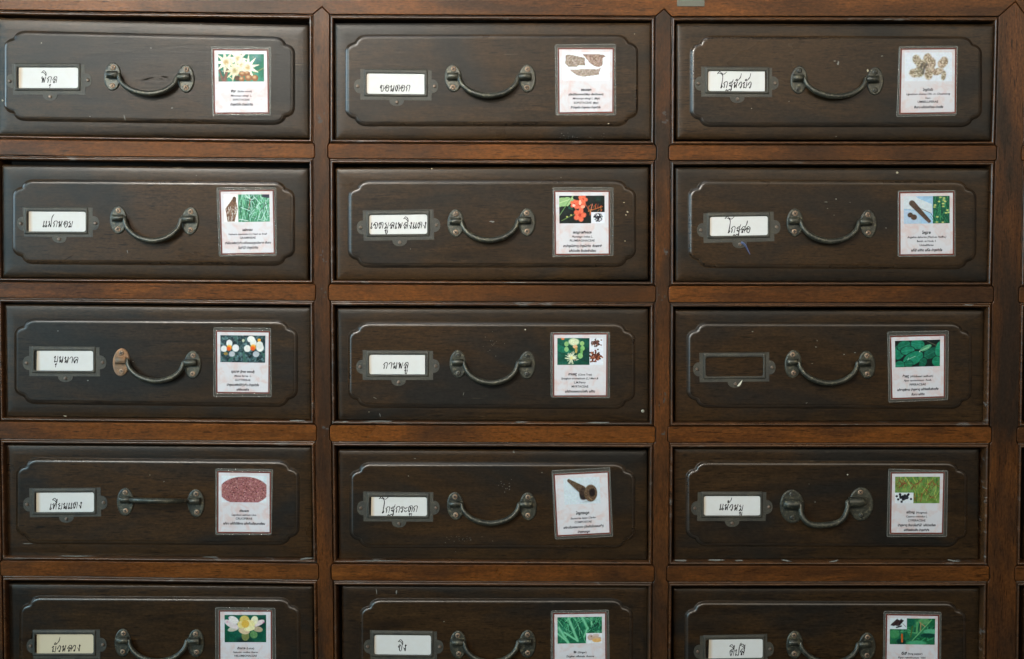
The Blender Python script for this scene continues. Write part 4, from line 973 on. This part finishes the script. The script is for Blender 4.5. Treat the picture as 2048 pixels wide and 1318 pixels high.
# sleeve corners, print corners (outer edge of the maroon line), photo corners TL TR BR BL, in the enlargement CZ; text lines (text, x0, x1, baseline)
CARD = {
 (0,0): ([(35,55),(1080,70),(1078,1258),(62,1255)], [(70,108),(1030,115),(1045,1225),(88,1230)], [(160,195),(955,195),(957,670),(168,670)],
   [("พิกุล",380,468,852),("(Bullet wood)",497,745,855),("/Mimusops elengi  L.",378,745,930),("SAPOTACEAE",415,708,1000),("บำรุงหัวใจ บำรุงโลหิต",372,762,1085)]),
 (0,1): ([(32,62),(1072,48),(1082,1275),(48,1275)], [(82,122),(1042,122),(1035,1232),(92,1245)], [(168,195),(965,195),(965,675),(168,675)],
   [("ขอนดอก",475,655,855),("(เนื้อไม้ที่ราลงจากไม้พิกุล หรือไม้ตะแบก)",265,862,930),("/Mimusops elengi L.",335,690,1000),("(พิกุล)",705,800,1000),("SOPOTACEAE",355,660,1075),("(พิกุล)",680,775,1075),("ใช้บำรุงตับ บำรุงปอด บำรุงหัวใจ",300,812,1155)]),
 (0,2): ([(65,58),(1090,50),(1062,1260),(22,1285)], [(95,98),(1060,88),(1050,1220),(72,1235)], [(168,165),(985,165),(985,665),(168,665)],
   [("โกฐหัวบัว",475,655,830),("/Ligusticum sinense Oliv. cv. Chuanxiong",190,955,900),("Hort.",525,615,970),("UMBELLIFERAE",388,745,1038),("ขับลม แก้ปวดศีรษะ ปวดข้อ",325,830,1130)]),
 (1,0): ([(28,40),(1065,38),(1072,1225),(70,1240)], [(78,95),(1022,82),(1042,1192),(110,1208)], [(155,165),(945,162),(953,635),(165,645)],
   [("แฝกหอม",478,652,795),("/Vetiveria zizanioides (L.) Nash ex Small",238,905,865),("GRAMINEAE",432,708,932),("ทำให้ดวงจิตชุ่มชื่น กลิ่นหอมสุขุมประสาท ขับลม",175,970,1020),("ในลำไส้ บำรุงโลหิต",405,748,1105)]),
 (1,1): ([(50,40),(1100,38),(1100,1228),(45,1250)], [(72,100),(1035,98),(1038,1210),(85,1215)], [(158,188),(945,183),(948,662),(162,668)],
   [("เจตมูลเพลิงแดง",395,720,840),("/Plumbago indica L.",378,738,912),("PLUMBAGINACEAE",343,775,980),("ยาบำรุงไฟธาตุ บำรุงโลหิต  ขับพยาธิ",228,895,1075),("แก้ปวดข้อ ขับประจำเดือน",328,795,1158)]),
 (1,2): ([(48,65),(1088,58),(1095,1255),(45,1262)], [(70,92),(1065,80),(1062,1228),(75,1240)], [(155,172),(983,160),(983,655),(155,667)],
   [("โกฐสอ",480,640,845),("/Angelica dahurica (Fisch.ex Hoffm.)",215,920,920),("Benth. et Hook. f.",392,738,993),("Umbelliferae",440,692,1065),("แก้ไข้ แก้หืด แก้ไอ บำรุงหัวใจ",285,848,1160)]),
 (2,0): ([(28,40),(1025,50),(1038,1250),(22,1245)], [(70,95),(1008,108),(998,1188),(75,1180)], [(147,175),(930,183),(925,655),(147,643)],
   [("บุนนาค (Iron wood)",335,738,825),("/Mesua ferrea  L.",390,685,897),("GUTTIFERAE",403,670,970),("บำรุงดวงจิตให้ชุ่มชื่น บำรุงหัวใจ",258,815,1055),("แก้อ่อนเพลีย",427,640,1135)]),
 (2,1): ([(42,60),(1135,52),(1132,1268),(50,1248)], [(88,80),(1092,78),(1082,1235),(92,1238)], [(170,165),(1010,165),(1010,657),(170,657)],
   [("กานพลู",370,525,845),("(Clove Tree)",553,803,850),("/Syzygium aromaticum (L.) Merr.&",240,922,920),("L.M.Perry",477,690,995),("MYRTACEAE",432,738,1070),("แก้เลือดออกตามไรฟัน แก้หืด",310,858,1160)]),
 (2,2): ([(38,62),(1105,42),(1092,1248),(58,1292)], [(82,138),(1042,112),(1035,1202),(105,1235)], [(168,222),(952,200),(948,660),(175,682)],
   [("ช้าพลู",298,410,855),("(Wildbetal Leafbush)",432,830,850),("/Piper sarmentosum  Roxb.",322,803,920),("PIPERACEAE",423,705,995),("แก้ธาตุพิการ บำรุงธาตุ แก้ท้องขึ้นอืดเฟ้อ",207,922,1080),("ขับลม แก้บิด",452,680,1165)]),
 (3,0): ([(45,45),(1088,55),(1060,1245),(45,1245)], [(80,92),(1048,105),(1045,1215),(78,1208)], [(155,172),(970,178),(968,658),(158,650)],
   [("เทียนแดง",480,648,825),("/Lepidium sativum Linn.",338,788,897),("CRUCIFERAE",413,712,965),("แก้ลม แก้น้ำดีพิการ แก้คลื่นเหียนอาเจียน",187,940,1055)]),
 (3,1): ([(45,92),(1060,38),(1112,1240),(102,1290)], [(78,158),(1035,108),(1070,1188),(135,1238)], [(245,228),(875,203),(893,660),(268,690)],
   [("โกฐกระดูก",460,695,850),("/Saussurea lappa Clarke",370,808,930),("COMPOSITAE",443,740,1000),("แก้ลมในกองเสมหะ (มักเกิดในตอนเช้า)",250,945,1085),("บำรุงกระดูก",495,705,1170)]),
 (3,2): ([(75,45),(1140,78),(1120,1262),(45,1265)], [(118,112),(1075,108),(1048,1208),(102,1208)], [(195,188),(993,188),(985,662),(190,662)],
   [("แห้วหมู",395,540,840),("(Nutgrass)",565,765,843),("/Cyperus rotundus L.",390,768,912),("CYPERACEAE",423,735,985),("บำรุงธาตุ ขับลมในลำไส้  แก้ปวดท้อง",240,915,1070),("แก้ท้องอืดเฟ้อ บำรุงกำลัง",347,800,1155)]),
 (4,0): ([(78,78),(1522,92),(1545,1730),(85,1725)], [(170,150),(1438,152),(1445,1640),(178,1640)], [(303,257),(1300,257),(1303,912),(308,912)],
   [("บัวหลวง",608,805,1078),("(Lotus)",830,1015,1078),("/Nelumbo nucifera Gaertn.",505,1110,1170),("NELUMBONACEAE",540,1080,1258),("บำรุงหัวใจ แก้ไข้ บำรุงโลหิต",400,1260,1390)]),
 (4,1): ([(100,90),(1570,65),(1590,1770),(95,1790)], [(152,152),(1500,130),(1510,1680),(165,1690)], [(262,255),(1393,240),(1395,910),(268,925)],
   [("ขิง",670,745,1165),("(Ginger)",775,1000,1165),("/Zingiber officinale  Roscoe",480,1192,1265)]),
 (4,2): ([(68,72),(1560,98),(1545,1780),(40,1770)], [(125,152),(1500,172),(1485,1690),(105,1680)], [(225,258),(1395,270),(1382,945),(220,930)],
   [("ดีปลี",520,660,1198),("(long pepper)",685,1065,1200),("Piper retrofractum  Vahl",440,1140,1300)]),
}
# text shapes, all evaluated in one pass
jobs = []
for key, (_, _, _, lines) in CARD.items():
    for i, ln in enumerate(lines):
        s = ln[0]; ital = s.startswith('/'); s = s.lstrip('/')
        thai = any('\u0e00' <= ch <= '\u0e7f' for ch in s)
        cu = bpy.data.curves.new('text', 'FONT'); cu.body = s; cu.size = 1.0; cu.shear = 0.25 if ital else 0.0; cu.resolution_u = 3
        cu.offset = 0.05 if thai else 0.028
        ob = bpy.data.objects.new('text', cu); COL.objects.link(ob); jobs.append((key, ln, ob))
dg = bpy.context.evaluated_depsgraph_get()
TXT = {}
for key, ln, ob in jobs:
    me = bpy.data.meshes.new_from_object(ob.evaluated_get(dg))
    co = np.zeros(len(me.vertices)*3); me.vertices.foreach_get('co', co)
    TXT.setdefault(key, []).append((ln, co.reshape(-1, 3), [list(p.vertices) for p in me.polygons]))
    bpy.data.meshes.remove(me)
for _, _, ob in jobs:
    cu = ob.data; bpy.data.objects.remove(ob, do_unlink=True); bpy.data.curves.remove(cu)

CARDW = {(0,0):'laminated herb card at the top left', }
for key, (sl, pr, ph, lines) in CARD.items():
    ox, oy, s = CZ[key]; f0 = FRAMES[key]
    px = lambda p: (ox + p[0]/s, oy + p[1]/s)
    cc = px((sum(p[0] for p in pr)/4, sum(p[1] for p in pr)/4))
    fr = Frame(unproject(*cc, f0.o.y - PANEL_H), f0.a)
    root = empty('herb_card', fr)
    tag(root, 'laminated herb card picturing %s' % HERB[key], 'herb card', 'laminated herb cards')
    q = [fr.xz(*px(p)) for p in sl]; qp = [fr.xz(*px(p)) for p in pr]
    mb = MB()
    loft(mb, rquad(q, 1.6*MM), [(0, 0.02*MM), (0, 0.22*MM), (0.1*MM, 0.28*MM)], 0, smooth=False)
    loft(mb, inset(rquad(q, 1.6*MM), 0.02*MM), [(0.0, 0.20*MM), (0.12*MM, 0.36*MM), (0.45*MM, 0.36*MM), (0.6*MM, 0.29*MM)], 1, cap=False)
    ro = rquad(qp, 0.6*MM)
    if area2(ro) < 0: ro = ro[::-1]
    loft(mb, ro, [(-0.75*MM, 0.29*MM), (-0.55*MM, 0.5*MM), (-0.25*MM, 0.55*MM), (-0.02*MM, 0.48*MM)], 1, cap=False)
    mb.build('plastic_sleeve', [M_SLEEVE, M_RIM], root)
    mb = MB()
    if area2(qp) < 0: qp = qp[::-1]
    loft(mb, qp, [(0, 0.3*MM), (0, 0.46*MM), (2.7*PX, 0.462*MM)], 1, smooth=False, capmat=0)
    mb.build('printed_sheet', [M_PRINT, M_BORDER], root)
    # the colour photo printed on the sheet
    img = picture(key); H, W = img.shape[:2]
    c4 = [Vector(fr.loc(*px(p))) for p in ph]
    me = bpy.data.meshes.new('photo_print')
    vv = []
    for j in range(H+1):
        for i in range(W+1):
            u, v = i/W, j/H
            p = (c4[0]*(1-u) + c4[1]*u)*(1-v) + (c4[3]*(1-u) + c4[2]*u)*v
            vv.append((p.x, -0.49*MM, p.z))
    ff = [(j*(W+1)+i, (j+1)*(W+1)+i, (j+1)*(W+1)+i+1, j*(W+1)+i+1) for j in range(H) for i in range(W)]
    me.from_pydata(vv, [], ff); me.materials.append(M_PHOTO)
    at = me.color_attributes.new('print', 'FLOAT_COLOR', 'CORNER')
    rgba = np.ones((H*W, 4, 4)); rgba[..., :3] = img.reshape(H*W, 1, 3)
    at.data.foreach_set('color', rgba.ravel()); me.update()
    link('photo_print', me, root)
    # lettering
    mb = MB()
    slope = (pr[1][1]-pr[0][1] + pr[2][1]-pr[3][1])/(pr[1][0]-pr[0][0] + pr[2][0]-pr[3][0])
    for k_, (ln, co, fc) in enumerate(TXT[key]):
        x0, x1, by = ln[1], ln[2], ln[3]
        a, b = co[:, 0].min(), co[:, 0].max(); sx = (x1-x0)/(b-a)
        thai = any('\u0e00' <= ch <= '\u0e7f' for ch in ln[0])
        sy = min(sx*1.12, 62*s/8.669) if thai else min(sx, 54*s/8.669)
        lean = 0.12 if thai else 0
        pts = []
        for vx_, vy_, _ in co:
            X = x0 + (vx_-a)*sx + vy_*sy*lean; Y = by - vy_*sy + (X - (x0+x1)/2)*slope
            l = fr.loc(*px((X, Y))); pts.append((l.x, -(0.50 + k_*0.002)*MM, l.z))
        mb.add(pts, fc)
    mb.build('lettering', M_PRINTINK, root)

# ------------------------------------------------------------------ small loose things
f0 = FRAMES[(1, 2)]; fr = Frame(unproject(1483, 486, f0.o.y - PANEL_H), f0.a)
mb = MB()
pts = catmull([fr.loc(u, v, h) for u, v, h in ((1482, 485, 1.2*MM), (1487, 487, 1.6*MM), (1492, 493, 1.3*MM), (1496, 501, 0.9*MM), (1500, 509, 0.7*MM))], 5)
tube(mb, pts, [(2.6 - 2.0*i/(len(pts)-1))*PX for i in range(len(pts))], 8, flat=0.35)
o = mb.build('blue_thread', M_BLUE); o.location = fr.o; o.rotation_euler = (0, fr.a, 0)
tag(o, 'short frayed blue thread caught under the pin of a brass label window', 'thread')
f0 = FRAMES[(2, 2)]; fr = Frame(unproject(1478, 767, f0.o.y - PANEL_H - 0.9*MM), f0.a)
mb = MB(); loft(mb, [fr.xz(u, v) for u, v in ((1484.5, 760), (1483, 764), (1481, 769), (1477.5, 772.5), (1474, 772), (1478, 767.5))], [(0, -0.3*MM), (0, 0.6*MM), (0.15*MM, 0.75*MM)], smooth=False)
o = mb.build('paper_scrap', M_SCRAP); o.location = fr.o; o.rotation_euler = (0, fr.a, 0)
tag(o, 'torn pale scrap of paper stuck below the empty label window', 'scrap')
fr = Frame(unproject(1381, 0, 0))
mb = MB(); loft(mb, [fr.xz(u, v) for u, v in ((1354, -26), (1409, -26), (1409, 13), (1354, 13))], [(0, -0.2*MM), (0, 0.5*MM), (0.25*MM, 0.75*MM)], smooth=False)
o = mb.build('grey_patch', M_PATCH); o.location = fr.o
tag(o, 'grey-green rectangular patch on the top rail, cut off by the top photo edge', 'patch')
